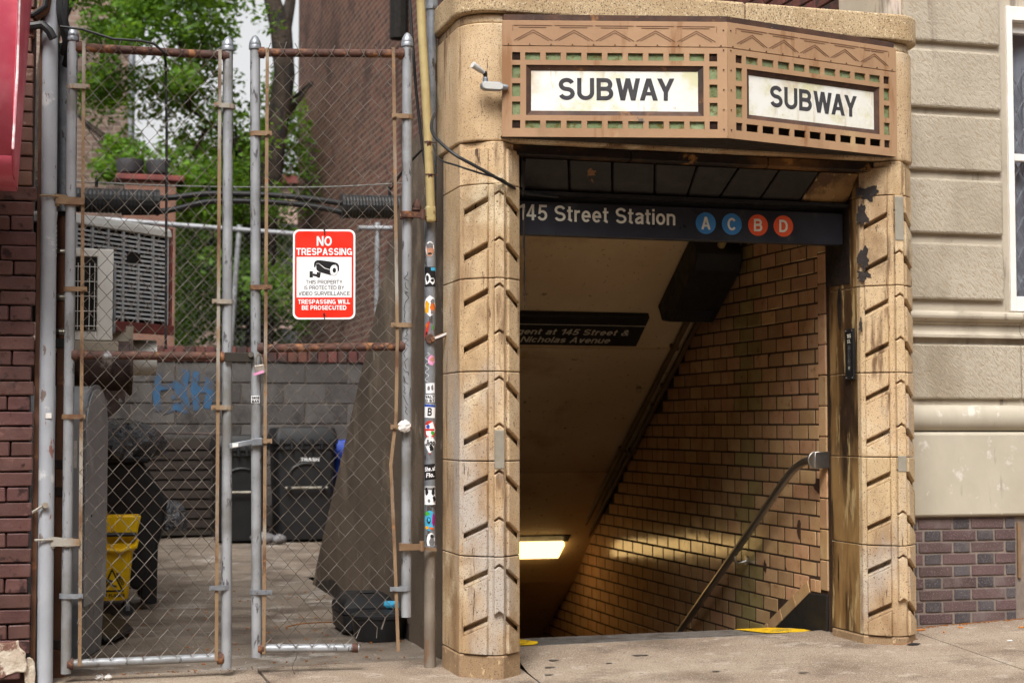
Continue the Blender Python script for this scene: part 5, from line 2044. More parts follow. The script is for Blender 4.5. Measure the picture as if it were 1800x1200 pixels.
def stick(z, h, w, mat, shape='rect', rot=0, off=0, inks=(), words=(), d=.0006, seed=0):
    g = G()
    if shape == 'rect':
        pts = [(-w / 2, -h / 2), (w / 2, -h / 2), (w / 2, h / 2), (-w / 2, h / 2)]
    elif shape == 'diamond':
        pts = [(0, -h / 2), (w / 2, .1 * h), (0, h / 2), (-w / 2, .1 * h)]
    elif shape == 'blob':
        pts = blob(w / 2, h / 2, 16, .12, seed)
    else:
        pts = [(w / 2 * math.cos(2 * math.pi * k / 20), h / 2 * math.sin(2 * math.pi * k / 20)) for k in range(20)]
    c, s = math.cos(R(rot)), math.sin(R(rot))
    pts = [(a * c - b * s + off, a * s + b * c) for a, b in pts]

    def patch(P, dd):
        # subdivide across the curve so that it hugs the pole
        lo, hi = min(p[0] for p in P), max(p[0] for p in P)
        n = max(1, int((hi - lo) / .005))
        for i in range(n):
            q = clip_poly(clip_poly(P, 0, lo + (hi - lo) * i / n, True), 0, lo + (hi - lo) * (i + 1) / n, False)
            if len(q) >= 3:
                g.add([on_pole(a, z + b, dd) for a, b in q], [tuple(range(len(q)))])
    patch(pts, d)
    s_ = g.build('sticker', mat, pole)
    for j, (m, ax, bz, rw, rh, sh) in enumerate(inks):
        g = G()
        P = blob(rw, rh, 12, .25, seed * 7 + j) if sh == 'b' else [(-rw, -rh), (rw, -rh), (rw, rh), (-rw, rh)]
        patch([(a * c - b * s + off + ax, a * s + b * c + bz) for a, b in P], d + .0006 + .0002 * j)
        g.build('print', m, s_)
    for wd, bz, hh, ww, m, sh in words:
        text(wd, m, s_, (0, 0, 0), (1, 0, 0), (0, 0, 1), hh, ww, 'C', bold=.2, thick_=.0004, shear=sh, mapf=lambda a, b, dd: on_pole(a * c - (b + bz) * s + off, z + a * s + (b + bz) * c, d + .0012 + dd))
    return s_


stick(2.057, .075, .046, 'print_white', 'oval', 0, 0, [('ink_skin', 0, -.004, .018, .030, 'b'), ('ink_grey', 0, .016, .017, .014, 'b'), ('print_black', 0, -.024, .010, .006, 'b')], d=.0008)
stick(1.919, .098, .062, 'print_black', 'rect', 0, 0, [('print_white', -.012, -.01, .016, .028, 'b'), ('print_black', -.012, -.008, .009, .018, 'b'), ('print_white', .012, -.02, .014, .016, 'b'), ('print_black', .013, -.018, .008, .009, 'b'), ('ink_cyan', .018, .038, .013, .008, 'r')], seed=1)
stick(1.776, .098, .062, 'print_white', 'blob', 0, 0, [('ink_yellow', -.014, -.008, .013, .032, 'b'), ('ink_orange', .014, -.008, .013, .034, 'b'), ('ink_grey', .014, .022, .010, .012, 'b'), ('ink_grey', .012, -.03, .008, .010, 'b')], seed=2)
stick(1.652, .10, .020, 'ink_red', 'blob', -12, -.016, [('ink_orange', 0, .026, .007, .012, 'b'), ('print_black', 0, -.012, .005, .01, 'b')], seed=3)
stick(1.650, .09, .016, 'ink_grey', 'blob', 14, .014, [('ink_green', 0, .02, .004, .010, 'b')], seed=4)
stick(1.507, .052, .036, 'ink_pink', 'blob', 0, .008, [('ink_skin', .004, .004, .010, .012, 'b')], seed=5)
stick(1.37, .050, .048, 'print_white', 'rect', 2, .002, [('ink_grey', -.008, 0, .007, .013, 'b'), ('ink_grey', .010, .002, .006, .014, 'b')], seed=6)
stick(1.319, .036, .050, 'print_white', 'rect', 0, 0, words=[('VALT', .002, .013, .044, 'print_black', 0), ('D ST', -.016, .013, .044, 'print_black', 0)])
stick(1.258, .066, .062, 'print_white', 'rect', -4, 0, [('ink_blue', 0, .026, .030, .006, 'r')], words=[('B', -.024, .040, .020, 'print_black', 0)], seed=7)
stick(1.166, .090, .064, 'ink_red', 'oval', 0, 0, [('print_white', 0, 0, .025, .036, 'b'), ('ink_blue', -.008, .016, .010, .010, 'b'), ('ink_green', .014, -.016, .009, .010, 'b'), ('ink_red', 0, 0, .024, .005, 'r')], seed=8)
stick(1.096, .098, .072, 'print_white', 'diamond', 0, 0, [('ink_red', .0, -.046, .003, .004, 'b'), ('print_black', .008, -.022, .010, .014, 'b')], words=[('Jigo', -.008, .030, .048, 'print_black', .1)], seed=9)
stick(.960, .076, .066, 'print_black', 'rect', 6, 0, words=[('Sheyst', .004, .022, .054, 'print_white', .15), ('Flow', -.026, .022, .042, 'print_white', .15)])
stick(.841, .096, .062, 'print_white', 'rect', 0, 0, [('print_black', -.017, .022, .009, .020, 'b'), ('print_black', .017, .022, .009, .020, 'b'), ('print_black', 0, .042, .029, .0025, 'r'), ('print_black', 0, .034, .029, .0025, 'r'), ('print_black', .022, -.012, .008, .014, 'b'), ('ink_grey', -.004, -.022, .007, .008, 'b'), ('print_black', 0, -.044, .028, .0025, 'r')], seed=10)
stick(.722, .100, .058, 'ink_cyan', 'oval', 0, 0, [('ink_green', -.014, .034, .013, .010, 'b'), ('ink_purple', .019, .004, .009, .034, 'b'), ('print_black', -.004, .004, .010, .016, 'b'), ('ink_cyan', -.004, .004, .006, .009, 'b'), ('ink_orange', .008, -.038, .012, .006, 'b'), ('ink_yellow', -.014, -.034, .010, .008, 'b')], seed=11)
stick(.624, .078, .044, 'print_white', 'oval', 0, .006, [('ink_grey', .006, -.006, .014, .024, 'b'), ('print_black', .006, .022, .011, .009, 'b')], seed=12)
# white scribble down the pole
g = G()
fine = []
for i in range(60):
    t = i / 59
    fine.append(on_pole(-.012 + .010 * math.sin(t * 26) + t * -.004, 1.545 - t * .145, .0012))
g.tube(fine, .0011, 4)
g.build('white_scribble', 'print_white', pole)

# strap bracket that holds the pole to the column
br = thing('pole_strap', 'rusty strap with a tape label tying the sticker pole to the column', 'bracket', (1.85, 7.75, 1.62))
g = G()
g.obox((1.845, 7.742, 1.622), (.042, -.01, .018), (0, .006, 0), (-.004, 0, .010))
g.cyl((1.80, 7.772, 1.612), (1.80, 7.757, 1.612), .024, n=12)
g.build('strap', 'rust', br, bevel=.002)
g = G()
g.obox((1.848, 7.733, 1.626), (.028, -.0066, .012), (0, .001, 0), (-.003, 0, .0045))
g.build('tape_label', 'paper_white', br)

gc = thing('steel_conduit', 'bright steel conduit rising behind the sticker pole', 'conduit', (1.83, 7.9, 2.2))
g = G()
g.tube([(1.838, 7.90, 2.17), (1.836, 7.90, 3.6)], .026, 16)
g.build('pipe', 'galvanised', gc, smooth=True)
g = G()
g.tube([(1.836, 7.90, 3.285), (1.836, 7.90, 3.345)], .033, 16)
g.build('coupling', 'galvanised', gc, smooth=True)
yc = thing('cream_conduit', 'cream painted conduit leaning down to the top of the sticker pole', 'conduit', (1.80, 7.74, 2.2))
g = G()
g.tube([(1.735, 7.76, 3.6), (1.752, 7.76, 3.2), (1.782, 7.75, 2.66), (1.800, 7.745, 2.24)], .022, 14)
g.build('pipe', 'yellow_conduit', yc, smooth=True)
for z, x in ((2.58, 1.786), (2.42, 1.793)):
    g = G()
    g.tube([(x - .012, 7.748, z - .008), (x + .008, 7.748, z - .006)], .024, 12)
    g.tube([(x - .025, 7.735, z), (x, 7.722, z), (x + .04, 7.74, z - .002)], .003, 6)
    g.build('strap', 'rust', yc)
g = G()
g.obox((1.797, 7.748, 2.225), (.024, 0, 0), (0, .024, 0), (0, 0, .04))
g.build('elbow_box', 'yellow_conduit', yc, bevel=.01, seg=2)
g = G()
g.lathe((1.735, 7.775, 2.265), [(.012, -.03), (.02, -.02), (.024, 0), (.018, .018), (.008, .035)], 10)
g.tube([(1.70, 7.76, 2.245), (1.745, 7.765, 2.25)], .010, 8)
g.build('rusty_knob', 'rust', yc, smooth=True)
g = G()
g.tube([(1.70, 7.86, 3.6), (1.716, 7.85, 3.25), (1.742, 7.83, 2.85), (1.768, 7.80, 2.56), (1.785, 7.79, 2.45)], .0075, 8)
tag(g.build('black_cable', 'black_cable', smooth=True), 'black cable running down beside the cream conduit', 'cable')
g = G()
g.tube([(1.765, 7.79, 2.55), (1.73, 7.95, 2.50), (1.71, 8.3, 2.42)], .004, 6)
g.tube([(1.765, 7.79, 2.555), (1.735, 7.95, 2.515), (1.72, 8.3, 2.45)], .003, 6)
tag(g.build('tie_wire', 'black_cable'), 'thin dark tie wires leading back from the cream conduit', 'wire')


# ================================================================== alley: block wall with fence
def block_wall():
    b = thing('block_wall', 'grey cinder block wall closing the alley with a brick coping', 'wall', (2, 17.95, 0))
    YW = 17.9
    g = G()
    g.box(-.2, 3.78, YW + .012, YW + .25, -.1, 1.90)
    g.build('mortar_bed', 'block_mortar', b)
    ch, bl = .2255, .47
    for r_ in range(9):
        z = 1.885 - (r_ + 1) * ch
        x = -.2 - (.235 if r_ % 2 else 0) + .12
        while x < 3.76:
            a, c = max(x, -.2), min(x + bl, 3.76)
            if c - a > .05:
                piece('block', ((a + c) / 2, YW + .05 + random.uniform(-.003, .003), z + ch / 2), c - a - .014, .10, ch - .014, 'cinder_block', b, .005)
            x += bl
    x = -.15
    while x < 3.7:
        piece('coping_brick', (x + .055, YW + .10 + random.uniform(-.006, .006), 1.975), .098, .24, .165, 'red_brick', b, .006, rot=(0, random.uniform(-.03, .03), 0))
        x += .112
    # blue spray paint on the blocks
    rr = random.Random(9)
    strokes = [[(1.16, 1.78), (1.12, 1.55), (1.14, 1.35)], [(1.12, 1.6), (1.30, 1.62), (1.42, 1.75)], [(1.18, 1.35), (1.34, 1.40), (1.46, 1.36)], [(1.44, 1.80), (1.40, 1.55), (1.45, 1.36)], [(1.55, 1.78), (1.52, 1.58), (1.56, 1.36)], [(1.52, 1.6), (1.66, 1.58), (1.70, 1.78)], [(1.66, 1.38), (1.70, 1.56), (1.68, 1.75)], [(1.28, 1.5), (1.36, 1.5), (1.34, 1.66)]]
    for s in strokes:
        g = G()
        hw = rr.uniform(.03, .045)
        up, dn = [], []
        for i, (x, z) in enumerate(s):
            j = min(i + 1, len(s) - 1)
            k = max(i - 1, 0)
            d = Vector((s[j][0] - s[k][0], s[j][1] - s[k][1])).normalized()
            up.append((x - d.y * hw, z + d.x * hw))
            dn.append((x + d.y * hw, z - d.x * hw))
        poly = up + dn[::-1]
        g.prism([(x, YW - .0045 - rr.uniform(0, .003), z) for x, z in poly], (0, -.001, 0))
        g.build('spray_stroke', 'graffiti_blue', b)
    f = thing('back_fence', 'chain link fence standing on the cinder block wall', 'fence', (2, 18.05, 2.06))
    g = G()
    chain(g, lambda x, d: (x, 18.04 + d), -.1, 3.7, 2.06, 3.38, W=.075, H=.075, r=.002, tops=0, seg=3)
    o = g.build('chain_link', 'fence_wire_grey', f)
    o['kind'] = 'stuff'
    for a, c in (((-.2, 18.06, 3.46), (2.62, 18.06, 3.34)), ((3.35, 18.06, 3.43), (3.74, 18.06, 3.44))):
        g = G()
        g.tube([a, c], .028, 12)
        g.build('top_rail', 'post_paint', f, smooth=True)
    for pts in ([(2.02, 18.08, 3.42), (1.93, 18.08, 2.05)], [(3.58, 18.08, 3.5), (3.57, 18.08, 2.05)]):
        g = G()
        g.tube(pts, .030, 12)
        g.build('post', 'post_paint', f, smooth=True)


block_wall()

# tall brick building behind the entrance
tb = thing('brick_building', 'tall dark red brick side wall rising behind the subway entrance', 'building', (6, 20, 0))
g = G()
g.box(3.77, 12, 16.04, 25.6, -.1, 14)
g.build('side_wall', 'far_brick_side', tb)
for r_ in range(52):
    z = 2.6 + r_ * .079
    for k in range(3):
        w = .205
        x = 3.775 + k * .217 - (.108 if r_ % 2 else 0)
        a, c = max(x, 3.772), x + w
        piece('brick', ((a + c) / 2, 16.03, z), c - a, .04, .068, 'red_brick', tb, .004, rot=(0, random.uniform(-.01, .01), 0))
g = G()
g.tube([(3.66, 17.35, 5.45), (3.66, 17.35, 14)], .10, 10)
g.build('soil_pipe', 'dark_void', tb, smooth=True)

# brown brick building at the far left, half hidden by leaves
lb = thing('brick_house', 'weathered brown brick house wall behind the tree at upper left', 'building', (-1, 25, 0))
g = G()
g.box(-5, 1.07, 24, 30, -.1, 16)
g.build('wall', 'far_brick_front', lb)
g = G()
g.tube([(1.11, 23.95, .5), (1.09, 23.95, 16)], .05, 8)
g.build('downpipe', 'galvanised', lb, smooth=True)
# low brick chimney stack with dark planters
cm = thing('brick_planter_wall', 'low pink brick parapet with dark planter bowls beyond the fence', 'wall', (1.3, 20.2, 0))
g = G()
g.box(.85, 1.46, 20.0, 20.4, 0, 4.16)
g.build('pier', 'opposite_brick', cm)
g = G()
g.box(.75, 1.56, 19.95, 20.45, 4.16, 4.23)
g.build('cap', 'steel_red', cm, bevel=.01)
for x in (.92, 1.28):
    g = G()
    g.lathe((x, 20.2, 4.235), [(.09, 0), (.15, .04), (.17, .14), (.165, .20), (.13, .2)], 14)
    g.build('planter_bowl', 'planter_dark', cm, smooth=True)
# pale house far behind the tree
fh = thing('far_house', 'pale pinkish house front glimpsed through the leaves', 'building', (3, 40, 0))
g = G()
g.box(1.9, 9, 40, 44, -.1, 7.2)
g.build('wall', 'far_pink', fh)
for x in (2.6, 4.0, 5.4):
    for z in (2.2, 4.8):
        g = G()
        g.box(x, x + .8, 39.95, 40.02, z, z + 1.4)
        g.build('window', 'planter_dark', fh)
g = G()
g.box(1.7, 9.2, 39.8, 44.2, 7.2, 7.4)
g.build('roof', 'steel_red', fh)


# ------------------------------------------------------------------ trees
def leaves(g, rr, c, R3, n, size):
    for _ in range(n):
        while True:
            p = Vector((rr.uniform(-1, 1), rr.uniform(-1, 1), rr.uniform(-1, 1)))
            if p.length < 1:
                break
        p = Vector((p.x * R3[0], p.y * R3[1], p.z * R3[2])) + Vector(c)
        s = size * rr.choice((.55, .75, .9, 1.0, 1.2, 1.5))
        a = Vector((rr.gauss(0, 1), rr.gauss(0, 1), rr.gauss(0, .6))).normalized()
        b = a.cross(Vector((rr.gauss(0, 1), rr.gauss(0, 1), rr.gauss(0, 1)))).normalized()
        g.add([p - a * s, p + b * s * .45 + a * s * .1, p + a * s, p - b * s * .45 + a * s * .1], [(0, 1, 2, 3)])


def tree(name, label, trunk, rad, limbs, clumps, mat, seed, size, per):
    rr = random.Random(seed)
    t = thing(name, label, 'tree', (trunk[0][0], trunk[0][1], 0), 'trees behind the alley')
    g = G()
    g.tube(trunk, rad, 12)
    for pts, r0 in limbs:
        g.tube(pts, [r0 * (1 - .75 * i / (len(pts) - 1)) for i in range(len(pts))], 8)
    base = [Vector(p) for p in trunk[1:]] + [Vector(p) for pts, _ in limbs for p in pts[1:]]
    for c, r3 in clumps:
        # twigs that carry each clump
        a = min(base, key=lambda q: (q - Vector(c)).length)
        mid = a.lerp(Vector(c), .5) + Vector((rr.uniform(-.15, .15), rr.uniform(-.1, .1), rr.uniform(.05, .25)))
        g.tube([a, mid, Vector(c)], [.035, .022, .012], 6)
        for _ in range(7):
            e = Vector(c) + Vector((rr.uniform(-1, 1) * r3[0], rr.uniform(-.6, .6) * r3[1], rr.uniform(-.9, .9) * r3[2]))
            m2 = Vector(c).lerp(e, .5) + Vector((0, 0, rr.uniform(0, .12)))
            g.tube([mid.lerp(Vector(c), rr.random()), m2, e], [.014, .009, .004], 5)
    g.build('trunk', 'bark', t, smooth=True)
    g = G()
    for c, r3 in clumps:
        # each clump is a cloud of sprays, so that the outline stays ragged
        for _ in range(max(3, int(per / 60))):
            q = Vector((rr.gauss(0, .5) * r3[0], rr.gauss(0, .5) * r3[1], rr.gauss(0, .5) * r3[2])) + Vector(c)
            k = rr.uniform(.18, .42)
            leaves(g, rr, q, (k * r3[0] + .12, k * r3[1] + .12, k * r3[2] * .7 + .1), 60, size)
    g.build('crown', mat, t)
    return t


tree('shade_tree', 'large dark trunked tree forking beside the brick building', [(2.70, 22, 0), (2.74, 22, 2.5), (2.80, 22, 3.9), (2.92, 22, 5.0), (3.05, 22, 6.0), (3.0, 22, 6.6), (2.85, 22, 7.1), (2.68, 22, 7.9)], [.24, .19, .165, .15, .145, .15, .11, .08],
     [([(3.0, 22, 6.45), (3.12, 22, 7.0), (3.2, 22, 8.0)], .12), ([(2.82, 22, 4.2), (2.3, 21.6, 5.0), (1.7, 21.2, 5.3)], .06), ([(2.76, 22, 3.2), (2.4, 21.8, 4.2), (2.35, 21.6, 5.2)], .05), ([(2.9, 22, 5.2), (3.5, 22.5, 6.0)], .07), ([(1.95, 21.5, 5.1), (1.6, 21.3, 4.4)], .03)],
     [((1.9, 21.2, 6.3), (.55, 1.0, .5)), ((2.3, 23.0, 5.2), (.6, .7, .7)), ((2.2, 21.5, 4.4), (.7, .9, .6)), ((2.6, 22.8, 3.6), (.9, 1.0, .6)), ((1.9, 21.6, 3.4), (.6, .9, .6)), ((2.0, 22.6, 7.4), (.6, .7, .45)), ((3.0, 23.4, 4.4), (.6, .8, .9)), ((2.0, 22.5, 2.7), (.8, .8, .5)), ((3.3, 24, 5.6), (.3, .6, .7)), ((2.75, 22.6, 2.8), (.8, .6, .5)), ((1.45, 21.0, 6.9), (.6, .8, .5)), ((1.6, 21.3, 5.6), (.45, .8, .45)),  ((2.4, 21.0, 3.0), (.9, .7, .45)), ((1.75, 20.6, 4.2), (.35, .5, .4))],
     'leaf_dark', 4, .046, 2100)
tree('street_tree', 'leafy green tree overhanging the brown brick house at upper left', [(-.5, 21.5, 0), (-.4, 21.5, 3), (-.1, 21.4, 5.5), (.1, 21.3, 7.5)], [.2, .17, .13, .08],
     [([(-.1, 21.4, 5.4), (.5, 21.2, 6.2), (1.2, 21, 6.6)], .05), ([(-.1, 21.4, 5.8), (.3, 21.2, 6.8), (.9, 21.2, 7.4)], .05)],
     [((.35, 21.2, 6.9), (.55, .8, .45)), ((.75, 21.0, 6.2), (.40, .7, .40)), ((.95, 21.2, 7.3), (.6, .7, .4)), ((.6, 21.4, 5.55), (.35, .6, .3)), ((1.15, 21.0, 6.6), (.35, .6, .3)), ((.1, 21.5, 7.6), (.6, .7, .4)), ((.85, 20.9, 4.55), (.28, .4, .26))],
     'leaf_dark', 6, .044, 1900)
tree('bright_tree', 'yellow green tree far down the alley', [(2.4, 31, 0), (2.4, 31, 4), (2.5, 31, 6)], [.2, .15, .08],
     [([(2.4, 31, 3.8), (1.9, 31, 5.2)], .05), ([(2.4, 31, 4.2), (3.1, 31, 5.5)], .05)],
     [((1.95, 31, 5.7), (.7, .8, .6)), ((2.5, 31.5, 5.3), (.8, .8, .6)), ((2.1, 30.6, 4.7), (.8, .8, .5)), ((3.1, 31, 5.0), (.8, .8, .7)), ((2.6, 30.6, 3.9), (1.0, .8, .6)), ((3.8, 31.5, 4.2), (.9, .8, .8)), ((3.6, 31, 6.1), (.6, .8, .5))],
     'leaf_bright', 8, .06, 1700)  # leaf colour yellower and lighter than on the other two trees


# ------------------------------------------------------------------ cables slung across the alley
def curve(pts, n=6):
    P = [Vector(p) for p in pts]
    out = []
    for k in range(len(P) - 1):
        a, b, c, d = P[max(k - 1, 0)], P[k], P[k + 1], P[min(k + 2, len(P) - 1)]
        for i in range(n):
            t = i / n
            out.append(.5 * ((2 * b) + (c - a) * t + (2 * a - 5 * b + 4 * c - d) * t * t + (3 * b - a - 3 * c + d) * t ** 3))
    out.append(P[-1])
    return out


for (xa, xb, za, zb, lb_) in ((-.1, .684, 2.672, 2.675, 'black ribbed cable closure at the left end of the slung cables'), (1.93, 2.60, 2.695, 2.71, 'black ribbed cable closure at the right end of the slung cables')):
    t = thing('cable_closure', lb_, 'cable closure', ((xa + xb) / 2, 11, za), 'cable closures over the alley')
    g = G()
    n = 60
    pts, rs = [], []
    for i in range(n + 1):
        q = i / n
        pts.append((xa + (xb - xa) * q, 11, za + (zb - za) * q))
        rs.append(.080 + (.004 if i % 2 else 0))
    g.tube(pts, rs, 16)
    g.build('ribbed_body', 'black_cable', t)
    g = G()
    e = xb if xa < 0 else xa
    g.tube([(e - .01, 11, za + .002), (e + .01, 11, za + .002)], .088, 16)
    g.build('end_ring', 'black_cable', t)
    g = G()
    g.tube([((xa + xb) / 2 - .005, 11, za + .09), ((xa + xb) / 2 - .005, 11, za + .15)], .012, 6)
    g.build('hanger', 'black_cable', t)
for pts, r_, lb_ in (([(.66, 11, 2.70), (.80, 11, 2.715), (1.0, 11, 2.745), (1.3, 11, 2.755), (1.6, 11, 2.748), (1.95, 11, 2.715)], .020, 'upper thick black cable slung between the ribbed closures'),
                     ([(.45, 11, 2.60), (.66, 11, 2.61), (.80, 11, 2.635), (1.0, 11, 2.69), (1.2, 11, 2.705), (1.5, 11, 2.705), (1.75, 11, 2.685), (1.95, 11, 2.65)], .020, 'lower thick black cable slung between the ribbed closures')):
    g = G()
    g.tube(curve(pts), r_, 10)
    tag(g.build('slung_cable', 'black_cable', smooth=True), lb_, 'cable', 'slung cables')
g = G()
g.tube(curve([(-.1, 11, 2.80), (.6, 11, 2.79), (1.22, 11, 2.80), (1.88, 11, 2.83), (2.6, 11, 2.90)]), .005, 6)
for x in (1.02, 1.2, 1.62):
    g.tube([(x, 11, 2.80), (x + .01, 11.01, 2.74), (x + .03, 11, 2.70)], .010, 6)
tag(g.build('support_wire', 'fence_wire_grey'), 'thin steel support wire above the slung black cables', 'wire')

# ------------------------------------------------------------------ air conditioners and duct on the left
ac = thing('condenser_unit', 'large louvred grey air conditioner on a red steel bracket', 'air conditioner', (.5, 10.4, 1.8))
A0, A1 = Vector((.03, 9.85, 0)), Vector((.735, 10.56, 0))
au = (A1 - A0).normalized()
an_ = au.cross(Vector((0, 0, 1)))
aL = (A1 - A0).length
Ap = lambda s, z, d=0: A0 + au * s + an_ * d + Vector((0, 0, z))
ZA, ZC = 1.83, 2.45
g = G()
g.prism([Ap(0, ZA, -.03), Ap(aL, ZA, -.03), Ap(aL, ZC - .05, -.03), Ap(0, ZC - .05, -.03)], -an_ * .5)
g.build('core', 'dark_void', ac)
g = G()
g.prism([Ap(-.02, ZC - .062, .012), Ap(aL + .012, ZC - .062, .012), Ap(aL + .012, ZC - .012, .012), Ap(aL - .01, ZC + .006, -.02), Ap(.0, ZC + .006, -.02), Ap(-.02, ZC - .012, .012)], -an_ * .52)
g.build('top_cover', 'ac_beige', ac, bevel=.006)
nr = 19
for i in range(nr):
    z = ZA + .02 + i * (ZC - .09 - ZA) / nr
    g = G()
    g.prism([Ap(.0, z, .004), Ap(aL - .012, z, .004), Ap(aL - .012, z + .014, .0), Ap(0, z + .014, 0)], -an_ * .012)
    g.build('louvre', 'ac_grille', ac)
for i in range(8):
    s = .02 + i * (aL - .05) / 7
    g = G()
    g.prism([Ap(s, ZA, .0055), Ap(s + .018, ZA, .0055), Ap(s + .018, ZC - .06, .0055), Ap(s, ZC - .06, .0055)], -an_ * .014)
    g.build('louvre_post', 'ac_grille', ac)
g = G()
g.prism([Ap(aL * .60, 2.20, .008), Ap(aL * .72, 2.20, .008), Ap(aL * .72, 2.26, .008), Ap(aL * .60, 2.26, .008)], -an_ * .004)
g.build('name_plate', 'black_plastic', ac)
g = G()
g.prism([Ap(.2, ZA - .065, .02), Ap(aL + .03, ZA - .065, .02), Ap(aL + .03, ZA - .002, .02), Ap(.2, ZA - .002, .02)], -an_ * .05)
g.prism([Ap(aL + .004, ZA, .01), Ap(aL + .022, ZA, .01), Ap(aL + .022, ZC, .01), Ap(aL + .004, ZC, .01)], -an_ * .04)
g.build('bracket', 'steel_red', ac, bevel=.003)

ms = thing('mini_split_unit', 'small white fan unit with a wire guard in front of the big air conditioner', 'air conditioner', (.2, 9.0, 1.62))
g = G()
g.box(-.02, .13, 9.0, 9.25, 1.645, 2.14).box(.245, .33, 9.0, 9.25, 1.645, 2.14).box(.13, .245, 9.0, 9.25, 2.095, 2.14).box(.13, .245, 9.0, 9.25, 1.645, 1.695).box(.13, .245, 9.12, 9.25, 1.695, 2.095)
g.build('casing', 'ac_white', ms, bevel=.004)
g = G()
g.box(.0, .243, 8.996, 8.999, 1.70, 2.09)
g.build('grille_opening', 'dark_void', ms)
g = G()
for x in (.145, .175, .205, .232):
    g.tube([(x, 8.985, 1.70), (x, 8.985, 2.06)], .0022, 5)
for z in (1.72, 1.80, 1.88, 1.96, 2.04):
    g.tube([(.10, 8.982, z), (.26, 8.982, z)], .0022, 5)
g.build('wire_guard', 'ac_white', ms)
g = G()
g.box(.331, .345, 8.99, 9.2, 1.69, 2.06)
g.build('side_pipe', 'galvanised', ms, bevel=.003)
g = G()
g.box(-.05, .36, 8.98, 9.28, 1.585, 1.640)
g.build('shelf', 'smooth_stucco', ms, bevel=.004)

du = thing('exhaust_duct', 'rusty round exhaust duct hanging below the air conditioner', 'duct', (.4, 10.2, 1.5))
g = G()
g.tube([(-.2, 10.3, 1.56), (.10, 10.3, 1.56), (.20, 10.3, 1.555), (.48, 10.3, 1.55)], [.15, .155, .165, .165], 24)
g.build('drum', 'rusty_duct', du, smooth=True)
g = G()
g.tube([(.475, 10.3, 1.55), (.495, 10.3, 1.55)], .178, 24)
g.build('flange', 'rusty_duct', du)
g = G()
g.prism([(.30, 10.2, 1.40), (.46, 10.2, 1.40), (.45, 10.2, 1.32), (.42, 10.2, 1.36), (.40, 10.2, 1.29), (.36, 10.2, 1.30), (.33, 10.2, 1.25), (.30, 10.2, 1.22), (.36, 10.2, 1.33)], (0, .01, 0))
g.build('torn_flashing', 'rusty_duct', du)
g = G()
g.prism([(.27, 10.15, 1.19), (.30, 10.15, 1.19), (.43, 10.15, 1.30), (.41, 10.15, 1.33), (.33, 10.15, 1.27)], (0, .012, 0))
g.build('hanging_strip', 'rusty_duct', du)
g = G()
g.tube([(.50, 10.6, 1.62), (.66, 10.6, 1.62)], .115, 18)
g.build('small_drum', 'ac_white', du, smooth=True)
g = G()
g.box(.33, .50, 10.25, 10.27, 1.64, 1.80)
g.build('wood_panel', 'smooth_stucco', du)

# round-topped grey sheet metal housing, standing a little askew
gs = thing('metal_housing', 'grey sheet metal housing with a rounded top just inside the gate', 'housing', (.1, 8.9, 0))
hE0, hE1 = Vector((.185, 8.60, 0)), Vector((.315, 9.15, 0))       # foot of the end panel
hv = (hE1 - hE0).normalized()
hl = (hE1 - hE0).length
hx_ = Vector((hv.y, -hv.x, 0))
zt_ = 1.395
hp_ = [(0, .28), (0, zt_ - .22)] + [(hl / 2 - hl / 2 * math.cos(R(a)), zt_ - .22 + .22 * math.sin(R(a))) for a in range(8, 180, 8)] + [(hl, zt_ - .22), (hl, .28)]
H3 = lambda s, z, d=0: hE0 + hv * s + hx_ * d + Vector((0, 0, z))
g = G()
g.prism([H3(s, z, -.003) for s, z in hp_], -hx_ * .36)
g.build('body', 'grey_sheet', gs, smooth=True, bevel=.004)
g = G()
g.prism([H3(hl / 2 + (s - hl / 2) * 1.03, z + (.008 if z > 1 else 0), 0) for s, z in hp_], -hx_ * .012)
g.build('rolled_edge', 'galvanised', gs, smooth=True)
g = G()
g.prism([H3(hl / 2 + (s - hl / 2) * .94, z - .015, .006) for s, z in hp_], -hx_ * .008)
g.build('end_panel', 'grey_sheet', gs)
g = G()
g.prism([H3(.0, -.01, -.004), H3(.0, .277, -.004), H3(hl - .01, .277, -.004), H3(hl - .08, -.01, -.004)], -hx_ * .35)
g.build('plinth', 'galvanised', gs, bevel=.004)
g = G()
g.obox(H3(-.002, 1.04, -.09), hx_ * .05, hv * .0015, (0, 0, .07))
g.build('white_notice', 'paper_white', gs)
g = G()
p = H3(.14, .72, .006)
g.cyl(p, p + hx_ * .006, .007, n=8)
g.build('screw', 'print_black', gs)

# ------------------------------------------------------------------ black tilt cart with a bin bag on top
ct = thing('rubbish_cart', 'black plastic rubbish cart behind the yellow mop bucket', 'cart', (.45, 11.1, 0))
g = G()
g.prism([(.12, 10.85, .20), (.60, 10.85, .12), (.72, 10.85, .45), (.765, 10.85, .70), (.60, 10.85, .955), (.12, 10.85, .955)], (0, .55, 0))
g.build('tub', 'black_plastic', ct, bevel=.02, seg=2)
g = G()
g.box(.10, .64, 10.82, 11.43, .945, .985)
g.build('rim', 'black_plastic', ct, bevel=.01)
g = G()
g.prism([(.60, 10.86, .03), (.70, 10.86, .03), (.705, 10.86, .50), (.60, 10.86, .52)], (0, .10, 0))
g.build('leg', 'black_plastic', ct, bevel=.008)
g = G()
g.prism([(.60, 11.28, .03), (.70, 11.28, .03), (.705, 11.28, .50), (.60, 11.28, .52)], (0, .10, 0))
g.build('leg', 'black_plastic', ct, bevel=.008)
for y in (10.90, 11.32):
    g = G()
    g.tube([(.24, y - .02, .10), (.24, y + .03, .10)], .10, 18)
    g.build('wheel', 'rubber', ct, smooth=True)


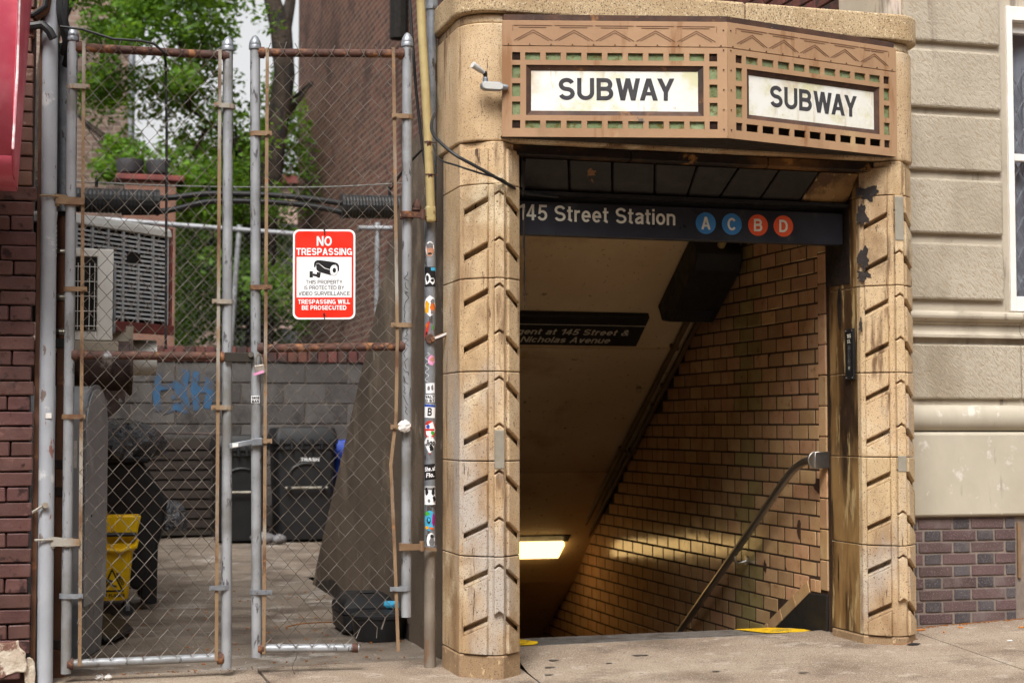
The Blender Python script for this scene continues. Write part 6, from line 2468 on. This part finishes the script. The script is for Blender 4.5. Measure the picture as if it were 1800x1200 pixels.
def bag(name, label, c, r3, seed, folds=.16):
    rr = random.Random(seed)
    ph = [rr.uniform(0, 6.28) for _ in range(6)]
    g = G()
    rings = []
    n, m = 40, 18
    for i in range(m + 1):
        a = math.pi * (i + .02) / (m + .04) - math.pi / 2
        ring = []
        for k in range(n):
            b = 2 * math.pi * k / n
            f = 1 + folds * (.5 * math.sin(7 * b + ph[0] + 2 * a) + .4 * math.sin(13 * b + ph[1] - 5 * a) + .35 * math.sin(4 * a + 3 * b + ph[2])) * (.4 + .6 * abs(math.sin(a)))
            f += rr.uniform(-.025, .025)
            z = r3[2] * math.sin(a)
            ring.append((c[0] + r3[0] * math.cos(a) * math.cos(b) * f, c[1] + r3[1] * math.cos(a) * math.sin(b) * f, c[2] + (z if z > -r3[2] * .5 else -r3[2] * .5) * (1 + .25 * (f - 1))))
        rings.append(ring)
    g.loft(rings)
    return tag(g.build(name, 'bag_plastic', smooth=True, angle=28), label, 'bin bag', 'black bin bags')


bag('bin_bag', 'shiny black bin bag piled on top of the rubbish cart', (.45, 11.05, 1.06), (.30, .25, .17), 3, .2)
bag('bin_bag', 'small torn black bin bag against the side of the rubbish cart', (.80, 11.0, .56), (.10, .09, .13), 5, .22)

# ------------------------------------------------------------------ yellow mop bucket
mb = thing('mop_bucket', 'yellow mop bucket with wringer standing beside the grey housing', 'mop bucket', (.36, 10.55, 0))


def rr_ring(cx, cy, hx, hy, z, r=.05, sk=0):
    return [(x + sk, y, z) for x, y in [(cx + a, cy + b) for a, b in rrect(-hx, hx, -hy, hy, min(r, hx * .9, hy * .9), 5)]]


mx, my = .35, 10.62
g = G()
g.loft([rr_ring(mx, my, .150, .10, .095), rr_ring(mx, my, .155, .105, .11), rr_ring(mx, my, .178, .135, .40), rr_ring(mx, my, .190, .145, .405), rr_ring(mx, my, .193, .148, .45), rr_ring(mx, my, .185, .14, .452), rr_ring(mx, my, .17, .125, .30)])
g.build('bucket', 'yellow_plastic', mb, smooth=True, angle=40)
g = G()
g.tube([(mx - .19, my - .152, .43), (mx + .10, my - .152, .405), (mx + .19, my - .14, .43), (mx + .205, my - .02, .46)], .014, 8)
g.build('rim_band', 'yellow_plastic', mb, smooth=True)
g = G()
g.loft([rr_ring(mx - .02, my, .165, .10, .43, .02), rr_ring(mx - .005, my, .205, .12, .50, .02), rr_ring(mx, my, .225, .13, .62, .02), rr_ring(mx, my, .205, .11, .62, .02), rr_ring(mx, my, .17, .09, .52, .02)])
g.build('wringer', 'yellow_plastic', mb, bevel=.004)
for i in range(6):
    g = G()
    g.obox((mx - .12 + i * .035, my - .122, .555 + .004 * i), (.012, 0, 0), (0, .008, 0), (0, 0, .05))
    g.build('wringer_rib', 'yellow_plastic', mb, bevel=.003)
g = G()
g.box(mx - .19, mx + .02, my - .05, my + .05, .60, .66)
g.build('press_block', 'yellow_plastic', mb, bevel=.01)
g = G()
g.tube([(mx - .2, my - .145, .508), (mx + .195, my - .145, .508)], .013, 8)
g.build('press_bar', 'print_black', mb, smooth=True)
for x in (mx - .14, mx + .14):
    for y in (my - .09, my + .09):
        g = G()
        g.tube([(x, y, .10), (x + .01, y, .07)], .012, 8)
        g.box(x - .002, x + .022, y - .018, y - .013, .03, .075)
        g.box(x - .002, x + .022, y + .013, y + .018, .03, .075)
        cst = g.build('caster', 'galvanised', mb)
        g = G()
        g.tube([(x + .012, y - .011, .036), (x + .012, y + .011, .036)], .036, 16)
        g.build('wheel', 'rubber', cst, smooth=True)
# warning print on the bucket front
fy = lambda z: my - .105 - (z - .11) / .29 * .030 - .0012
tri = [(.36, .15), (.505, .15), (.43, .30)]
inn = [(.378, .162), (.487, .162), (.4305, .277)]
for nm, tr, m, d in (('warning_triangle', tri, 'print_black', 0), ('warning_field', inn, 'yellow_plastic', .0008)):
    g = G()
    g.prism([(x - .03, fy(z) - d, z) for x, z in tr], (0, -.0006, 0))
    g.build(nm, m, mb)
g = G()
for a, b in (((.40, .235), (.41, .21)), ((.41, .21), (.43, .19)), ((.41, .21), (.39, .185)), ((.43, .19), (.455, .185)), ((.40, .225), (.43, .215))):
    g.tube([(a[0] - .025, fy(a[1]) - .002, a[1]), (b[0] - .025, fy(b[1]) - .002, b[1])], .006, 6)
g.build('slipping_figure', 'print_black', mb)
dirv = Vector((.075, 0, -.15)).normalized()
perp = Vector((.15, 0, .075)).normalized()
text('CUIDADO', 'print_black', mb, Vector((.432, fy(.24) - .001, .245)), dirv, perp, .022, .125, 'C', bold=.22)
text('WET FLOORS', 'print_black', mb, Vector((.40, fy(.125) - .001, .118)), (1, 0, 0), (0, 0, 1), .02, .16, 'C', bold=.22)

g = G()
g.prism([(.26, 9.35, .004), (.31, 9.22, .004), (.37, 9.26, .004), (.49, 9.62, .010), (.47, 9.80, .03), (.345, 10.0, .06), (.26, 9.9, .06)], (0, 0, .02))
tag(g.build('rubber_mat', 'black_plastic', bevel=.006), 'flat black rubber scrap on the alley floor by the grey housing', 'rubber scrap')


# ------------------------------------------------------------------ wheelie bins at the back
def bin_(x0, x1, y, h, label, words=None, lid_mat='bin_plastic', body='bin_plastic', lid=True):
    b = thing('trash_bin', label, 'trash bin', ((x0 + x1) / 2, y + .3, 0), 'trash bins at the end of the alley')
    cx, cy = (x0 + x1) / 2, y + .30
    hx, hy = (x1 - x0) / 2, .30
    g = G()
    g.loft([rr_ring(cx, cy, hx * .86, hy * .8, .02), rr_ring(cx, cy, hx * .88, hy * .84, .06), rr_ring(cx, cy, hx, hy, h * .80), rr_ring(cx, cy, hx * 1.05, hy * 1.05, h * .805), rr_ring(cx, cy, hx * 1.05, hy * 1.05, h * .85)])
    g.build('body', body, b, smooth=True, angle=40)
    g = G()
    g.loft([rr_ring(cx, cy, hx * 1.10, hy * 1.12, h * .852), rr_ring(cx, cy, hx * 1.10, hy * 1.12, h * .90), rr_ring(cx, cy, hx * 1.0, hy, h * .99), rr_ring(cx, cy, hx * .8, hy * .8, h * 1.0)])
    g.build('lid', lid_mat, b, smooth=True, angle=40)
    for i in range(6):
        xx = cx - hx * .85 + i * hx * 1.7 / 5
        g = G()
        g.box(xx - .012, xx + .012, cy - hy * 1.22, cy - hy * 1.0, h * .80, h * .90)
        g.build('lid_rib', lid_mat, b, bevel=.004)
    g = G()
    yb_ = cy - hy * .93 - .02
    g.tube([(cx - hx * .72, yb_ - .03, h * .47), (cx + hx * .72, yb_ - .03, h * .47)], .013, 10)
    g.build('catch_bar', 'clamp_steel', b, smooth=True)
    for s in (-1, 1):
        g = G()
        g.box(cx + s * hx * .58 - .02, cx + s * hx * .58 + .02, yb_ - .05, yb_ + .02, h * .455, h * .485)
        g.build('bar_lug', body, b)
    g = G()
    n = 14
    zz = h * .58
    outer = [(cx + .17 * math.cos(R(180 * k / n)), yb_ - .004, zz + .12 * math.sin(R(180 * k / n))) for k in range(n + 1)]
    g.tube(outer, .012, 6)
    g.build('arch_moulding', body, b)
    for s in (-1, 1):
        g = G()
        g.tube([(cx + s * hx * .7, cy + hy * .75, .11), (cx + s * hx * .86, cy + hy * .75, .11)], .11, 18)
        g.build('wheel', 'rubber', b, smooth=True)
    if words:
        text(words, 'print_white', b, (cx + .04, yb_ + .0, h * .70), (1, 0, 0), (0, 0, 1), .035, .19, 'C', bold=.18, thick_=.004)
    return b


bin_(2.27, 2.88, 16.75, 1.18, 'black wheelie bin marked TRASH beside the block wall', 'TRASH')
bin_(1.66, 2.16, 16.70, 1.10, 'darker wheelie bin without marking, left of the marked one')
bin_(2.93, 3.45, 17.05, 1.04, 'blue wheelie bin half hidden behind the concrete ramp wall', None, 'blue_plastic', 'blue_plastic')
g = G()
g.ball((2.12, 16.62, .05), .13, .09, .06, 12, 7, .15)
g.ball((2.28, 16.60, .04), .08, .06, .05, 10, 6, .15)
tag(g.build('grey_bag', 'ink_grey', smooth=True, angle=60), 'crumpled grey plastic bag at the foot of the wheelie bins', 'bag')
# old lattice panel leaning by the bins
pn = thing('dark_panel', 'dark brown slatted panel leaning on the block wall', 'panel', (1.35, 17.75, 0))
for i in range(9):
    g = G()
    g.box(.75, 1.70, 17.78, 17.80, .10 + i * .105, .18 + i * .105)
    g.build('slat', 'dark_wood', pn)
g = G()
g.box(.70, 1.72, 17.80, 17.83, .02, 1.06)
g.build('backing', 'housing_dark', pn)
g = G()
g.tube([(.2, 17.4, 1.14), (1.9, 17.6, 1.10)], .012, 6)
g.build('rust_bar', 'rusty_duct', pn)

# ------------------------------------------------------------------ black case and tub lid by the ramp wall
tc = thing('tool_case', 'black plastic tool case lying against the concrete ramp wall', 'case', (1.78, 9.45, 0))
g = G()
g.loft([rr_ring(1.79, 9.42, .135, .20, .0, .05), rr_ring(1.79, 9.42, .150, .22, .02, .05), rr_ring(1.79, 9.42, .155, .225, .105, .05)])
g.build('base', 'bin_plastic', tc, smooth=True, angle=40)
g = G()
g.loft([rr_ring(1.79, 9.42, .158, .228, .112, .05), rr_ring(1.79, 9.42, .156, .225, .15, .05), rr_ring(1.80, 9.44, .12, .18, .205, .05), rr_ring(1.80, 9.44, .10, .16, .21, .05)])
g.build('lid', 'bin_plastic', tc, smooth=True, angle=40)
g = G()
g.box(1.76, 1.86, 9.38, 9.46, .21, .222)
g.build('handle_recess', 'black_plastic', tc, bevel=.008)
tl = thing('plastic_tub', 'round black tub upside down in front of the tool case', 'tub', (1.80, 8.98, 0))
g = G()
for_ = [(.132, 0.0), (.135, .01), (.150, .12), (.156, .125), (.156, .14), (.148, .142)]
g.lathe((1.795, 8.99, -.004), for_, 28)
g.build('body', 'black_plastic', tl, smooth=True, angle=40)
g = G()
g.lathe((1.795, 8.99, .1385), [(.146, 0), (.13, .008), (.10, .004), (.05, .006), (.01, .006)], 28)
g.build('top', 'bin_plastic', tl, smooth=True, angle=40)
g = G()
g.tube([(1.885, 9.22, .16), (1.935, 9.16, .165)], .024, 10)
tag(g.build('blue_bottle', 'ink_cyan', smooth=True), 'small blue plastic bottle behind the gate post by the black tub', 'bottle')


# ------------------------------------------------------------------ litter
def butt(x, y, a, z, col='cigarette_tip', L=.022, lb=''):
    g = G()
    d = Vector((math.cos(a), math.sin(a), 0))
    c = Vector((x, y, z + .0045))
    g.tube([c - d * L, c + d * L], .004, 7)
    return tag(g.build('cigarette_butt', col), lb, 'cigarette butt', 'litter on the ground')


butt(4.44, 7.69, .2, zg(4.44), L=.03, lb='orange cigarette butt at the foot of the right column')
butt(4.50, 7.56, .9, zg(4.5), L=.014, lb='short orange butt in front of the brick base')
butt(4.66, 7.66, 2.5, zg(4.66), L=.012, lb='short orange butt nearest the brick base, in the middle of the sidewalk litter')
butt(4.92, 7.49, .1, zg(4.92), L=.022, lb='orange butt at the right edge of the sidewalk')
butt(4.61, 7.13, .05, zg(4.61), 'paper_white', .014, 'pale butt on the sidewalk slab at right')
butt(1.755, 7.87, .3, -.002, L=.024, lb='orange butt beside the foot of the sticker pole')
g = G()
for k in range(70):
    a, r_ = random.uniform(0, 6.28), random.uniform(0, 1)
    x, y = 1.72 + .17 * r_ * math.cos(a), 7.86 + .05 * r_ * math.sin(a)
    s = random.uniform(.003, .008)
    g.obox((x, y, .002), (s, random.uniform(-s, s), 0), (0, s * .5, .001), (0, 0, .0015))
for k in range(120):
    x, y = random.uniform(.2, 1.9), random.uniform(8.2, 12)
    s = random.uniform(.003, .010)
    g.obox((x, y, .0), (s, random.uniform(-s, s), 0), (0, s * .5, .001), (0, 0, .002))
for k in range(420):
    q = random.random()
    if q < .45:
        x, y = random.uniform(4.3, 5.2), 7.80 - abs(random.gauss(0, .02))
    elif q < .6:
        x, y = random.uniform(1.84, 2.2), random.uniform(7.30, 7.6)
        y = 7.32 + abs(x - 2.03) - abs(random.gauss(0, .015))
    elif q < .75:
        x = random.uniform(3.98, 4.28)
        y = 7.32 + abs(x - 4.13) - abs(random.gauss(0, .015))
    else:
        x, y = random.uniform(-.1, 1.9), 8.05 + random.gauss(0, .03)
    s = random.uniform(.0015, .005)
    g.obox((x, y, zg(x) + .001), (s, random.uniform(-s, s), 0), (0, s * .6, .0005), (0, 0, .0012))
tag(g.build('debris', 'leaf_litter'), 'dry leaf crumbs and grit scattered by the gate', 'debris', kind='stuff')
g = G()
for x, y, s in ((.25, 7.90, .022), (.29, 7.88, .016)):
    g.ball((x, y, .012), s, s * .8, .014, 9, 6, .3)
tag(g.build('paper_ball', 'paper_white'), 'crumpled white paper on the ground below the left gate leaf', 'paper')
g = G()
g.prism([(4.12, 7.27, zg(4.14) + .003), (4.17, 7.255, zg(4.14) + .003), (4.19, 7.262, zg(4.14) + .008), (4.15, 7.28, zg(4.14) + .010)], (0, 0, .004))
tag(g.build('black_scrap', 'black_plastic'), 'small black scrap in front of the right column', 'scrap')
for k, (pts, lb_) in enumerate((([(1.15, 8.75, .01), (1.22, 8.72, .03), (1.30, 8.74, .012), (1.38, 8.73, .02), (1.40, 8.78, .01)], 'curl of loose wire on the alley floor behind the right leaf'), ([(1.36, 9.6, .006), (1.45, 9.62, .02), (1.58, 9.66, .02), (1.66, 9.72, .01)], 'dry brown twig in front of the tool case'), ([(1.16, 7.84, .13), (1.165, 7.82, .09), (1.14, 7.80, .04), (1.15, 7.79, .003)], 'bent wire end hanging from the broken bottom rail'))):
    g = G()
    g.tube(curve(pts, 4), .004 if k == 1 else .0025, 6)
    tag(g.build('loose_wire' if k != 1 else 'twig', 'fence_wire' if k != 1 else 'leaf_litter'), lb_, 'wire' if k != 1 else 'twig')
